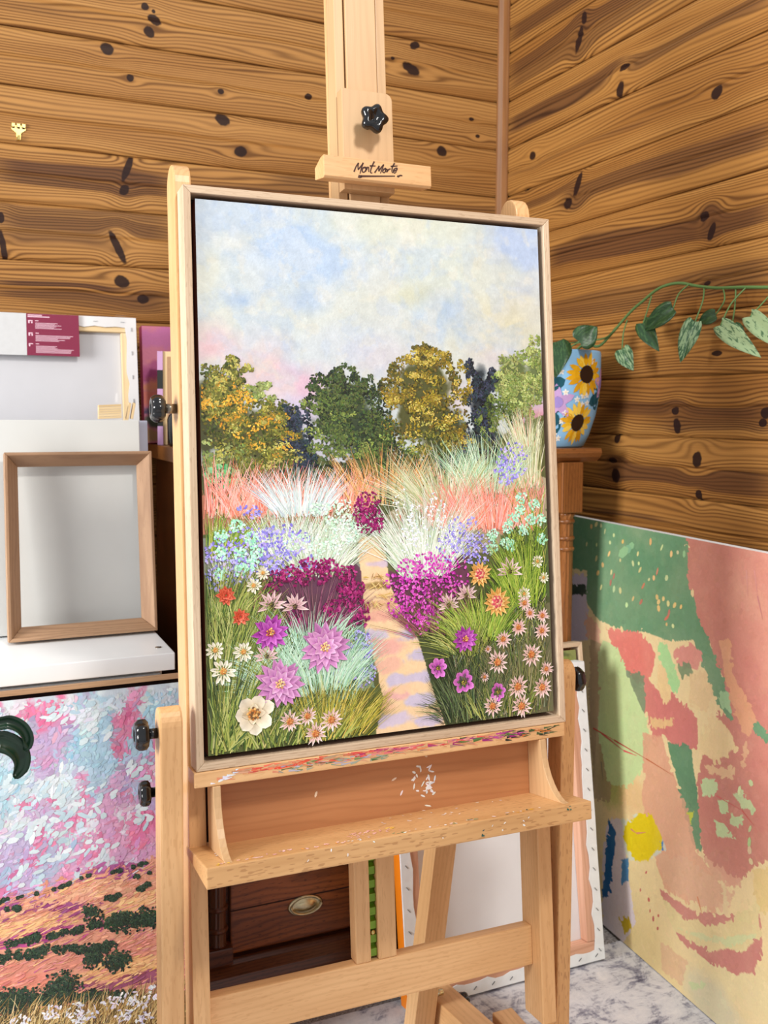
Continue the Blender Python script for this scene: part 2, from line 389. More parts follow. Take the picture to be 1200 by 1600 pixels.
KN_R = [(2.083,2.21,0.0109,0.0159,-0.1),(2.103,2.164,0.0124,0.0319,0.35),(1.92,2.038,0.0193,0.0072,0.0),(1.932,1.99,0.0134,0.0188,0.35),(1.609,1.89,0.0169,0.013,-0.3),(2.311,1.923,0.0145,0.0116,0.3),(2.341,1.836,0.0132,0.0036,0.0),(2.097,1.801,0.0111,0.0319,0.5),(2.14,1.761,0.0172,0.0145,0.0),(1.637,1.639,0.0135,0.0101,-0.3),(1.613,1.603,0.0095,0.0188,0.4),(1.622,1.496,0.0096,0.0051,0.0),(1.554,1.402,0.0145,0.0087,0.0),(1.712,1.225,0.0115,0.0087,0.0),(1.705,1.192,0.0114,0.0174,-0.25),(1.916,1.158,0.0111,0.0116,0.0),(1.932,1.104,0.015,0.0072,0.0),(1.918,1.068,0.0148,0.0188,-0.15),(1.639,1.12,0.0138,0.0174,0.15),(1.631,1.043,0.0098,0.0116,-0.3),(1.449,1.222,0.0132,0.0116,0.0),(1.456,1.202,0.01,0.0087,0.0),(1.588,1.346,0.0149,0.0058,0.0)]
ST_R = [(2.428,2.294,2.014,2.274,0.0203,0.75),(2.426,2.209,1.778,2.183,0.0188,0.7),(2.424,2.158,1.777,2.157,0.0145,0.6),(2.431,2.035,1.919,2.031,0.013,0.8),(1.919,2.028,1.475,2.028,0.0101,0.65),(2.427,1.88,1.834,1.903,0.0043,0.35),(2.161,1.765,1.465,1.774,0.0217,0.7),(2.414,1.791,2.105,1.8,0.0145,0.6),(2.21,1.64,1.627,1.621,0.0188,0.8),(1.676,1.63,1.46,1.633,0.0174,0.8),(2.206,1.5,1.454,1.49,0.0217,0.55),(2.205,1.466,1.841,1.466,0.0087,0.45),(1.954,1.24,1.444,1.228,0.0145,0.7),(1.743,1.206,1.443,1.198,0.0188,0.55),(1.962,1.101,1.438,1.087,0.013,0.8),(1.637,1.097,1.438,1.07,0.013,0.7),(1.997,0.984,1.757,0.977,0.0043,0.6),(1.628,1.392,1.45,1.386,0.0145,0.35)]

def wall(name, label, u0, u1, place, kn, st, tint, slab):
    m = MB(); addbox(m, WF, *slab); wl = m.build(name, M['bare_wall']); tag(wl, label, None, kind='structure')
    me = None
    for k in range(K0, K1 + 1):
        zb = ZJ(k + 1)
        kk = [(a, z - zb, ru, rv, ti) for (a, z, ru, rv, ti) in kn if -0.012 < z - zb < PITCHB + 0.012]
        ss = [(min(a, b), max(a, b), 0.5 * (z1 + z2) - zb, h, s) for (a, z1, b, z2, h, s) in st if -0.004 < 0.5 * (z1 + z2) - zb < PITCHB + 0.004]
        mat = pine('pine_' + name + str(k - K0), kk, ss, k - K0 + (40 if 'right' in name else 0), tint)
        if me is None:
            o = board_mesh('board', u0, u1, place).build('board', None, wl); me = o.data; me.materials.append(mat)
        else:
            o = bpy.data.objects.new('board', me); COL.objects.link(o); o.parent = wl
        o.location = (0, 0, zb)
        o.material_slots[0].link = 'OBJECT'; o.material_slots[0].material = mat
    return wl
wall('wall_back', 'horizontal knotty pine board wall behind the shelves', -0.9, XR - 0.002, lambda u, v, d: (u, YB - d, v), KN_B, ST_B, (1.0, 1.0, 1.0), (-0.9, XR + 0.05, YB + 0.023, YB + 0.06, 0, 2.68))
wall('wall_right', 'horizontal knotty pine board wall behind the trailing vine', -0.3, YB - 0.002, lambda u, v, d: (XR - d, u, v), KN_R, ST_R, (0.97, 0.95, 0.88), (XR + 0.023, XR + 0.06, -0.3, YB + 0.022, 0, 2.68))
m = MB(); addprism(m, Fr((XR, YB, 0), (-1, 0, 0), (0, -1, 0), (0, 0, 1)), [(0, 0), (0.026, 0), (0.024, 0.006), (0.012, 0.010), (0.008, 0.020), (0.006, 0.026), (0, 0.026)], 0.0, 2.68)
tag(m.build('trim_1', M['trim_wood'], bevel=0.0008), 'narrow brown corner strip where the two board walls meet', None, kind='structure')

# carpet floor and rug
n = NT('carpet'); g = n.N.new('ShaderNodeTexCoord').outputs['Object']
f = n.noise(g, 210, 3.0, 0.7)
n.bump(f, 0.8, 0.004)
M['carpet'] = n.done(n.ramp(f, [(0.3, lin((84, 78, 76))), (0.5, lin((150, 144, 142))), (0.7, lin((206, 202, 200)))]), 0.95)
n = NT('rug'); g = n.N.new('ShaderNodeTexCoord').outputs['Object']
a = n.noise(g, 16, 5.0, 0.75, 0.8); b = n.noise(n.vmul(g, (1.0, 3.2, 1)), 30, 4.0, 0.7); c = n.vor(g, 9.0)
k = n.math('ADD', n.math('MULTIPLY', a, 0.62), n.math('ADD', n.math('MULTIPLY', b, 0.3), n.math('MULTIPLY', c, 0.14)))
col = n.ramp(k, [(0.40, lin((96, 94, 112))), (0.47, lin((150, 150, 164))), (0.54, lin((204, 204, 210))), (0.7, lin((226, 224, 226)))])
n.bump(n.noise(g, 500, 2.0), 0.4, 0.002)
M['rug'] = n.done(col, 0.95)
m = MB(); addbox(m, WF, -0.9, XR + 0.05, -0.5, YB + 0.06, -0.06, 0.0); tag(m.build('floor', M['carpet']), 'speckled grey carpet floor under the chest of drawers', None, kind='structure')
m = MB(); addbox(m, WF, -0.5, 1.47, 0.2, 1.755, 0.0, 0.006)
tag(m.build('rug', M['rug'], bevel=0.002), 'faded grey and white patterned rug under the easel', 'rug')
# ------------------------------------------------------------------ painting by code: grids of pigment and raised strokes
def vnoise(H, W, sy, sx, rs):
    gy, gx = int(math.ceil(sy)) + 2, int(math.ceil(sx)) + 2
    g = rs.rand(gy, gx)
    y = np.linspace(0, sy, H); x = np.linspace(0, sx, W)
    yi = y.astype(int); xi = x.astype(int); yf = (y - yi); xf = (x - xi)
    yf = (yf * yf * (3 - 2 * yf))[:, None]; xf = (xf * xf * (3 - 2 * xf))[None, :]
    a = g[np.ix_(yi, xi)]; b = g[np.ix_(yi, xi + 1)]; c = g[np.ix_(yi + 1, xi)]; d = g[np.ix_(yi + 1, xi + 1)]
    return (a * (1 - xf) + b * xf) * (1 - yf) + (c * (1 - xf) + d * xf) * yf
def fbm(H, W, sy, sx, rs, o=4, gain=0.55):
    r = 0; amp = 1; tot = 0
    for k in range(o):
        r = r + amp * vnoise(H, W, sy * 2 ** k, sx * 2 ** k, rs); tot += amp; amp *= gain
    return r / tot
class Pic:
    """pigment grid; s runs left to right, t top to bottom, both 0..1"""
    def __init__(p, W, H, base, seed, asp=1.4):
        p.W, p.H, p.asp = W, H, asp; p.rs = np.random.RandomState(seed)
        p.c = np.ones((H, W, 3)) * np.array(base, float)
        p.T, p.S = np.meshgrid(np.linspace(0, 1, H), np.linspace(0, 1, W), indexing='ij')
    def noise(p, k, o=4):
        a = fbm(p.H, p.W, k * p.asp, k, p.rs, o); k2 = max(2.0, k * 0.6); am = 0.55 / k
        wy = (fbm(p.H, p.W, k2 * p.asp, k2, p.rs, 3) - .5) * am * 2 / p.asp; wx = (fbm(p.H, p.W, k2 * p.asp, k2, p.rs, 3) - .5) * am * 2
        yi = np.clip(((p.T + wy) * (p.H - 1)).round().astype(int), 0, p.H - 1); xi = np.clip(((p.S + wx) * (p.W - 1)).round().astype(int), 0, p.W - 1)
        return a[yi, xi]
    def lay(p, mask, col):
        mask = np.clip(mask, 0, 1)[..., None]; p.c = p.c * (1 - mask) + np.array(col, float) * mask
    def blob(p, s, t, rs_, rt, col, a=1.0, rag=0.9, k=9, soft=0.55):
        d = np.sqrt(((p.S - s) / rs_) ** 2 + ((p.T - t) / rt) ** 2) + (p.noise(k) - 0.5) * rag * 2
        p.lay(a * np.clip((1 - d) / soft, 0, 1), col)
    def poly(p, pts, col, a=1.0, rag=0.012, k=14, soft=0.0, var=0.0):
        nx = (p.noise(k) - 0.5) * 2 * rag; ny = (p.noise(k) - 0.5) * 2 * rag
        X = p.S + nx; Y = p.T + ny; ins = np.zeros(X.shape, bool); q = len(pts)
        for i in range(q):
            x1, y1 = pts[i][:2]; x2, y2 = pts[(i + 1) % q][:2]
            if y1 == y2: continue
            ins ^= ((y1 > Y) != (y2 > Y)) & (X < (x2 - x1) * (Y - y1) / (y2 - y1) + x1)
        mk = ins.astype(float) * a
        if var: mk = mk * np.clip(1 - var + var * 2 * p.noise(k * 1.5), 0, 1)
        p.lay(mk, col)
    def vary(p, amt, k=30):
        nz = (p.noise(k) - 0.5) * 2 * amt; p.c = p.c + nz[..., None] * 255
def pic_mesh(name, pic, place, mat, parent):
    """place(S,T) -> (N,3) world points"""
    H, W = pic.H, pic.W; P = place(pic.S.ravel(), pic.T.ravel())
    idx = np.arange(H * W).reshape(H, W)
    q = np.stack([idx[:-1, :-1], idx[1:, :-1], idx[1:, 1:], idx[:-1, 1:]], -1).reshape(-1, 4)
    me = np_mesh(name, P, q, 4, linA(np.clip(pic.c, 0, 255).reshape(-1, 3)))
    return link(name, me, mat, parent, True)
def np_mesh(name, P, q, k, col=None):
    me = bpy.data.meshes.new(name); me.vertices.add(len(P)); me.vertices.foreach_set('co', np.asarray(P, np.float32).ravel())
    nf = len(q); me.loops.add(nf * k); me.loops.foreach_set('vertex_index', np.asarray(q, np.int32).ravel())
    me.polygons.add(nf); me.polygons.foreach_set('loop_start', np.arange(0, nf * k, k, dtype=np.int32)); me.polygons.foreach_set('loop_total', np.full(nf, k, np.int32))
    if col is not None:
        a = me.attributes.new('Col', 'FLOAT_COLOR', 'POINT'); c = np.ones((len(P), 4), np.float32); c[:, :3] = col; a.data.foreach_set('color', c.ravel())
    me.update(calc_edges=True); me.validate()
    return me

class Strokes:
    """raised brush marks in canvas metres (x right, y up); later layers lie higher"""
    def __init__(s, W, H, seed, asp=None):
        s.W, s.H = W, H; s.r = np.random.RandomState(seed); s.P = []; s.Q = []; s.C = []; s.nv = 0; s.h = 0.0003
    def layer(s, d=0.00016): s.h += d
    def xy(s, st, tt): return np.asarray(st) * s.W, -np.asarray(tt) * s.H
    def emit(s, V_, Q_, C_):
        s.P.append(V_.reshape(-1, 3)); s.Q.append(Q_.reshape(-1, 4) + s.nv); s.C.append(C_.reshape(-1, 3)); s.nv += V_.size // 3
    def pal(s, pal, n):
        pal = np.array(pal, float); c = pal[s.r.randint(0, len(pal), n)]
        return np.clip(c + s.r.normal(0, 7, (n, 1)) + s.r.normal(0, 4, (n, 3)), 0, 255)
    def dabs(s, x, y, L, Wd, ang, pal):
        """leaf or blossom dabs: six-sided marks"""
        x, y = np.asarray(x), np.asarray(y); ok = (x > L) & (x < s.W - L) & (y < -L) & (y > -s.H + L); x, y = x[ok], y[ok]; n = len(x)
        if not n: return
        L = np.broadcast_to(L, ok.shape)[ok] if np.ndim(L) else np.full(n, L); L = L * s.r.uniform(0.6, 1.3, n); Wd = Wd * s.r.uniform(0.6, 1.3, n)
        an = ang + s.r.uniform(-1, 1, n) * 1.6 if np.ndim(ang) == 0 else ang[ok]
        ca, sa = np.cos(an), np.sin(an)
        sh = [(-1, 0), (-0.4, -1), (0.5, -0.9), (1, 0), (0.45, 1), (-0.5, 0.9)]
        P = np.zeros((n, 6, 3)); z = s.h + s.r.uniform(0, 0.00014, n)
        for i, (a, b) in enumerate(sh):
            u = a * L; v = b * Wd; P[:, i, 0] = x + u * ca - v * sa; P[:, i, 1] = y + u * sa + v * ca; P[:, i, 2] = z + (0.00025 if i in (3,) else 0)
        Q = np.zeros((n, 2, 4), int); b = np.arange(n)[:, None] * 6
        Q[:, 0] = b + np.array([0, 1, 2, 3]); Q[:, 1] = b + np.array([0, 3, 4, 5])
        C = np.repeat(s.pal(pal, n)[:, None, :], 6, 1)
        s.emit(P, Q, C)
    def blades(s, x, y, ang, L, Wd, bend, pal):
        """grass: tapered curved blades"""
        n = len(x); x, y = np.asarray(x, float), np.asarray(y, float)
        k = 4; P = np.zeros((n, k, 2, 3)); z = s.h + s.r.uniform(0, 0.00014, n)
        cx, cy, a = x.copy(), y.copy(), np.array(ang, float)
        for i in range(k):
            f = i / (k - 1); wd = Wd * (1.0 - 0.85 * f)
            nx, ny = -np.sin(a), np.cos(a)
            for j, sg in enumerate((-1, 1)):
                P[:, i, j, 0] = cx + sg * nx * wd; P[:, i, j, 1] = cy + sg * ny * wd; P[:, i, j, 2] = z + 0.0003 * f * (1 - 0.3 * f)
            cx = cx + np.cos(a) * L / (k - 1); cy = cy + np.sin(a) * L / (k - 1); a = a + bend / (k - 1)
        ok = (P[..., 0].min((1, 2)) > 0) & (P[..., 0].max((1, 2)) < s.W) & (P[..., 1].max((1, 2)) < 0) & (P[..., 1].min((1, 2)) > -s.H)
        P = P[ok]; n = len(P)
        if not n: return
        Q = np.zeros((n, k - 1, 4), int); b = np.arange(n)[:, None] * 2 * k
        for i in range(k - 1): Q[:, i] = b + np.array([2 * i, 2 * i + 1, 2 * i + 3, 2 * i + 2])
        C = np.repeat(s.pal(pal, n)[:, None, :], 2 * k, 1)
        s.emit(P, Q, C)
    def tuft(s, st, tt, spread, height, n, pal, fan=0.7, lean=0.0, wd=0.0011, bend=0.35, dt=0.01):
        x, y = s.xy(st + s.r.uniform(-spread, spread, n), tt + s.r.uniform(-dt, dt, n))
        off = (x / s.W - st) / max(spread, 1e-6)
        ang = math.pi / 2 - off * fan - lean + s.r.normal(0, 0.14, n)
        L = height * s.H * s.r.uniform(0.55, 1.1, n)
        s.blades(x, y, ang, L, wd * s.r.uniform(0.6, 1.3, n), -bend * np.sign(off + lean) * s.r.uniform(0, 1, n), pal)
    def cloud(s, st, tt, rs_, rt, n, L, Wd, pal, ang=0.0, ring=0.0):
        a = s.r.uniform(0, 2 * math.pi, n); r = np.sqrt(s.r.uniform(ring, 1, n)); x, y = s.xy(st + np.cos(a) * r * rs_, tt + np.sin(a) * r * rt)
        s.dabs(x, y, L, Wd, ang, pal)
    def rect(s, s0, s1, t0, t1, n, L, Wd, pal, ang=0.0):
        x, y = s.xy(s.r.uniform(s0, s1, n), s.r.uniform(t0, t1, n)); s.dabs(x, y, L, Wd, ang, pal)
    def sampled(s, pic, s0, s1, t0, t1, n, L, Wd, ang, angj, jit=6, far=0.0, tilt=0.0002):
        """broad marks that drag the pigment already laid on the ground"""
        u = s.r.uniform(s0, s1, n); v = s.r.uniform(t0, t1, n)
        iu = np.clip(((u + s.r.normal(0, far, n)) * (pic.W - 1)).astype(int), 0, pic.W - 1); iv = np.clip(((v + s.r.normal(0, far, n)) * (pic.H - 1)).astype(int), 0, pic.H - 1)
        col = np.clip(pic.c[iv, iu] + s.r.normal(0, jit, (n, 1)) + s.r.normal(0, jit * .5, (n, 3)), 0, 255)
        x, y = s.xy(u, v); a = s.r.normal(ang, angj, n)
        ok = (x > L * 1.3) & (x < s.W - L * 1.3) & (y < -L * 1.3) & (y > -s.H + L * 1.3)
        s._dab(x[ok], y[ok], L, Wd, a[ok], col[ok], tilt)
    def _dab(s, x, y, L, Wd, an, col, tilt=0.0002):
        n = len(x)
        if not n: return
        L = L * s.r.uniform(0.6, 1.3, n); Wd = Wd * s.r.uniform(0.6, 1.3, n); ca, sa = np.cos(an), np.sin(an)
        sh = [(-1, -.1), (-0.6, -.9), (0.45, -1), (1, -.2), (0.7, .8), (-0.4, 1)]
        P = np.zeros((n, 6, 3)); z = s.h + s.r.uniform(0, 0.00014, n)
        for i, (a, b) in enumerate(sh):
            uu = a * L; v = b * Wd; P[:, i, 0] = x + uu * ca - v * sa; P[:, i, 1] = y + uu * sa + v * ca; P[:, i, 2] = z + (tilt if i in (2, 3) else 0)
        Q = np.zeros((n, 2, 4), int); b = np.arange(n)[:, None] * 6
        Q[:, 0] = b + np.array([0, 1, 2, 3]); Q[:, 1] = b + np.array([0, 3, 4, 5])
        s.emit(P, Q, np.repeat(col[:, None, :], 6, 1))
    def build(s, name, place, mat, parent):
        P = np.concatenate(s.P); Q = np.concatenate(s.Q); C = np.concatenate(s.C)
        o = link(name, np_mesh(name, place(P), Q, 4, linA(C)), mat, parent); o['kind'] = 'stuff'; return o
# ------------------------------------------------------------------ the framed garden painting on the easel
EY, EL = math.radians(-1.519), math.radians(5.390)
EA = V((math.cos(EY), math.sin(EY), 0)); EB = V((-math.sin(EY), math.cos(EY), 0))
EU = V((0, 0, 1)) * math.cos(EL) + EB * math.sin(EL); EN = (V((0, 0, 1)) * math.sin(EL) - EB * math.cos(EL))
EC = V((0.636827, 1.399671, 1.123886))
EF = Fr(EC, EA, EU, EN)                      # a along the easel's width, u up the leaning plane, n towards the painter
CA0, CA1, CU0, CU1 = -0.2955, 0.2945, 0.4115, -0.4105
CW, CH = CA1 - CA0, CU0 - CU1
_A, _U, _N, _C = (np.array(x) for x in (EA, EU, EN, EC))
def main_st(S, T): return _C + np.outer(CA0 + S * CW, _A) + np.outer(CU0 - T * CH, _U) - 0.006 * _N
def main_xyz(P): return _C + np.outer(CA0 + P[:, 0], _A) + np.outer(CU0 + P[:, 1], _U) + np.outer(-0.006 + P[:, 2], _N)

pt = thing('framed_painting', 'large framed garden path painting with flowers standing on the easel', 'painting', tuple(EF(0, -0.43, -0.02)))
def frame_rails(parent, fr, a0, a1, u0, u1, lip, n0, n1, mat, name='frame_rail'):
    """four mitred rails"""
    def rail(p, q, pi, qi):
        m = MB(); of = offs(); vs = []; lc = []
        L = (V(q) - V(p)); ax = 0 if abs(L.x) > abs(L.y) else 1
        for nn in (n0, n1):
            for (x, y) in (p, q, qi, pi):
                vs.append(fr(x, y, nn)); lc.append((V((x, y, nn)) if ax == 0 else V((y, x, nn))) + of)
        m.add(vs, [(0, 1, 2, 3), (7, 6, 5, 4), (0, 4, 5, 1), (1, 5, 6, 2), (2, 6, 7, 3), (3, 7, 4, 0)], lc)
        return m.build(name, mat, parent, bevel=0.0011, seg=2)
    o = [(a0, u0), (a1, u0), (a1, u1), (a0, u1)]; i = [(a0 + lip, u0 + lip), (a1 - lip, u0 + lip), (a1 - lip, u1 - lip), (a0 + lip, u1 - lip)]
    return [rail(V(o[k] + (0,)).xy.to_tuple(), V(o[(k + 1) % 4] + (0,)).xy.to_tuple(), i[k], i[(k + 1) % 4]) for k in range(4)]
frame_rails(pt, EF, -0.3145, 0.3145, -0.43, 0.43, 0.0115, -0.042, 0.0, M['oak'])
box('backing', M['dark_back'], pt, EF, -0.302, 0.302, -0.418, 0.418, -0.040, -0.034, 0)
cv = box('canvas', M['maroon'], pt, EF, CA0, CA1, CU1, CU0, -0.034, -0.0063, 0.002)

pic = Pic(340, 470, (214, 224, 226), 11, 1.4)
for (s, t, rs_, rt, c, a) in [(0.1907,0.0347,0.32,0.12,(176,202,236),0.95),(0.0415,0.0201,0.2,0.1,(176,200,236),0.9),(0.3636,0.1113,0.25,0.07,(184,208,238),0.8),(0.9127,0.059,0.18,0.12,(186,206,240),0.9),(0.9703,0.1636,0.1,0.1,(184,200,236),0.8),(0.5534,0.014,0.3,0.05,(222,226,206),0.8),(0.7059,0.0955,0.2,0.1,(218,226,214),0.7),(0.4331,0.1819,0.2,0.06,(222,228,222),0.9),(0.1517,0.1916,0.2,0.06,(218,226,222),0.9),(0.1178,0.1819,0.07,0.03,(140,176,230),0.55),(0.289,0.1758,0.08,0.03,(160,190,232),0.5),(0.5856,0.1515,0.12,0.03,(216,218,190),0.7),(0.8839,0.2062,0.18,0.06,(226,220,186),0.9),(0.7008,0.1989,0.15,0.05,(176,204,240),0.6),(0.95,0.1515,0.08,0.04,(224,218,190),0.7),(0.0534,0.1247,0.14,0.05,(222,228,220),0.7),(0.089,0.076,0.06,0.02,(226,224,204),0.5),(0.0314,0.2719,0.12,0.05,(240,200,206),0.9),(0.1822,0.2865,0.1,0.06,(226,212,216),0.8),(0.1466,0.323,0.13,0.04,(240,196,204),0.9),(0.2653,0.3327,0.12,0.05,(236,194,216),0.85),(0.4297,0.2573,0.2,0.05,(216,224,232),0.8),(0.5042,0.2804,0.12,0.04,(222,210,224),0.5),(0.8381,0.2731,0.12,0.04,(216,204,226),0.7),(0.2297,0.3814,0.1,0.03,(214,204,238),0.7),(0.9805,0.3777,0.08,0.05,(236,160,188),0.95),(0.9619,0.3376,0.08,0.04,(206,222,232),0.9),(0.6924,0.3534,0.12,0.04,(226,206,216),0.6),(0.2788,0.441,0.2,0.06,(200,190,215),0.5)]:
    pic.blob(s, t, rs_ * 1.15, rt * 1.15, c, a, 0.55, 7, 0.8)
for kk, cc, th, am in ((6, (230, 228, 206), .56, .35), (9, (178, 202, 238), .57, .3), (14, (232, 234, 232), .56, .3), (20, (190, 210, 240), .58, .22), (26, (238, 232, 214), .6, .28)):
    pic.lay(np.clip((pic.noise(kk, 5) - th) / .08, 0, 1) * am * np.clip((.42 - pic.T) / .1, 0, 1), cc)
pic.c *= np.array((.945, .95, .955)); pic.vary(0.02, 12); pic.vary(0.03, 60)
# dark masses under the trees
for (s, t, rs_, rt, c) in [(0.0517,0.3936,0.09,0.12,(74,76,44)),(0.1415,0.4398,0.13,0.08,(84,82,44)),(0.2364,0.4288,0.05,0.06,(42,56,62)),(0.3873,0.3923,0.11,0.1,(58,72,46)),(0.4585,0.441,0.1,0.08,(48,62,46)),(0.6144,0.3668,0.12,0.11,(78,80,40)),(0.689,0.4422,0.1,0.07,(60,70,44)),(0.8025,0.3656,0.045,0.09,(40,50,58)),(0.8992,0.3254,0.08,0.07,(94,110,64)),(0.9839,0.3108,0.04,0.07,(100,116,70)),(0.8093,0.4556,0.08,0.06,(44,60,56))]:
    pic.blob(s, t, rs_ * .82, rt * .82, c, 0.97, 0.45, 22, 0.3)
low = [(-0.0229,0.4909),(0.05,0.469),(0.2093,0.458),(0.3483,0.4751),(0.4941,0.4811),(0.6483,0.4702),(0.8093,0.4434),(0.8941,0.4142),(1.0669,0.3765),(1.0686,1.1235),(-0.0432,1.0833)]
pic.poly(low, (96, 100, 58), 1, 0.012, 20, var=0.15)
for pts, c, a in [([(-0.0246,0.531),(0.172,0.5225),(0.4008,0.5395),(0.4144,0.6125),(-0.028,0.6113)], (214, 138, 112), .85), ([(-0.028,0.6113),(0.2042,0.5943),(0.4161,0.5943),(0.4229,0.6734),(0.2517,0.6904),(-0.0297,0.6794)], (156, 160, 150), .9),
                  ([(0.4907,0.5773),(0.6839,0.531),(1.0381,0.5103),(1.0314,0.6308),(0.5602,0.7038)], (190, 176, 148), .9), ([(0.6822,0.57),(0.9941,0.5371),(1.0008,0.6296),(0.8195,0.6369)], (220, 150, 126), .8),
                  ([(-0.0297,0.6794),(0.1669,0.6758),(0.1619,0.8157),(0.0127,0.84),(-0.0347,0.8266)], (112, 118, 66), .95), ([(0.1331,0.6855),(0.2534,0.6673),(0.4127,0.6794),(0.4297,0.8023),(0.2483,0.7974),(0.1466,0.7561)], (104, 62, 88), .95),
                  ([(0.1297,0.7792),(0.4263,0.795),(0.4568,0.9191),(0.1907,0.9227)], (140, 176, 152), .9), ([(-0.0347,0.8376),(0.1754,0.9094),(0.4669,0.9082),(0.472,1.0055),(-0.0415,1.0395)], (98, 108, 56), .95),
                  ([(0.5042,0.7013),(0.7364,0.6734),(0.7517,0.7889),(0.6517,0.8206),(0.5364,0.7901)], (112, 60, 90), .9), ([(0.6534,0.7828),(0.8568,0.7159),(1.0059,0.6965),(1.0314,1.0274),(0.6415,1.0201),(0.5737,0.8291)], (74, 84, 50), .95),
                  ([(0.8127,0.7914),(1.0229,0.7768),(1.0314,1.0274),(0.7805,1.0201)], (120, 118, 88), .85), ([(0.8398,0.6381),(1.0127,0.5906),(1.0025,0.7622),(0.8551,0.7427)], (84, 106, 60), .9)]:
    pic.poly(pts, c, a, 0.02, 16, var=0.25)
path = [(0.4178,0.6223),(0.4127,0.6612),(0.4229,0.6977),(0.4229,0.7585),(0.428,0.8206),(0.4585,0.8826),(0.4703,0.9325),(0.45,1.003),(0.6534,1.003),(0.6263,0.9446),(0.6008,0.8802),(0.5822,0.8291),(0.5381,0.7768),(0.5093,0.7391),(0.4992,0.7013),(0.4941,0.6636),(0.4805,0.6247)]
pic.poly(path, (248, 216, 172), 1, 0.006, 30)
rs = pic.rs
pm = pic.c.copy()
for (s, t, rs_, rt, c) in [(0.4686,0.6393,0.06,0.012,(250,222,180)),(0.4517,0.8096,0.06,0.012,(206,196,226)),(0.5551,0.8181,0.06,0.014,(196,188,226)),(0.572,0.8595,0.05,0.012,(200,194,230)),(0.4975,0.8364,0.06,0.014,(240,178,170)),(0.4771,0.8717,0.06,0.012,(244,190,170)),(0.5517,0.9021,0.07,0.012,(204,198,234)),(0.5127,0.9288,0.05,0.01,(240,184,184)),(0.5686,0.9459,0.06,0.01,(206,200,236)),(0.4907,0.9763,0.07,0.01,(214,204,236)),(0.6042,0.986,0.05,0.01,(206,196,230)),(0.4822,0.7561,0.05,0.008,(236,190,150)),(0.4653,0.7184,0.05,0.006,(170,140,80)),(0.55,0.9203,0.05,0.008,(250,214,172)),(0.4737,0.9507,0.06,0.008,(250,206,170)),(0.4449,0.778,0.05,0.01,(240,178,160)),(0.4856,0.6758,0.05,0.006,(214,196,220))]:
    pic.blob(s, t, rs_, rt * 1.3, c, 0.85, 0.9, 26, 0.4)
inside = Pic(340, 470, (0, 0, 0), 3); inside.poly(path, (255, 255, 255), 1, 0.004, 30)
mk = inside.c[..., :1] / 255.0
pic.c = pm * (1 - mk) + pic.c * mk
pic.vary(0.03, 60)
pa = pic_mesh('paint_ground', pic, main_st, M['paint'], cv)
tag(pa, 'painted sky, tree line and path')

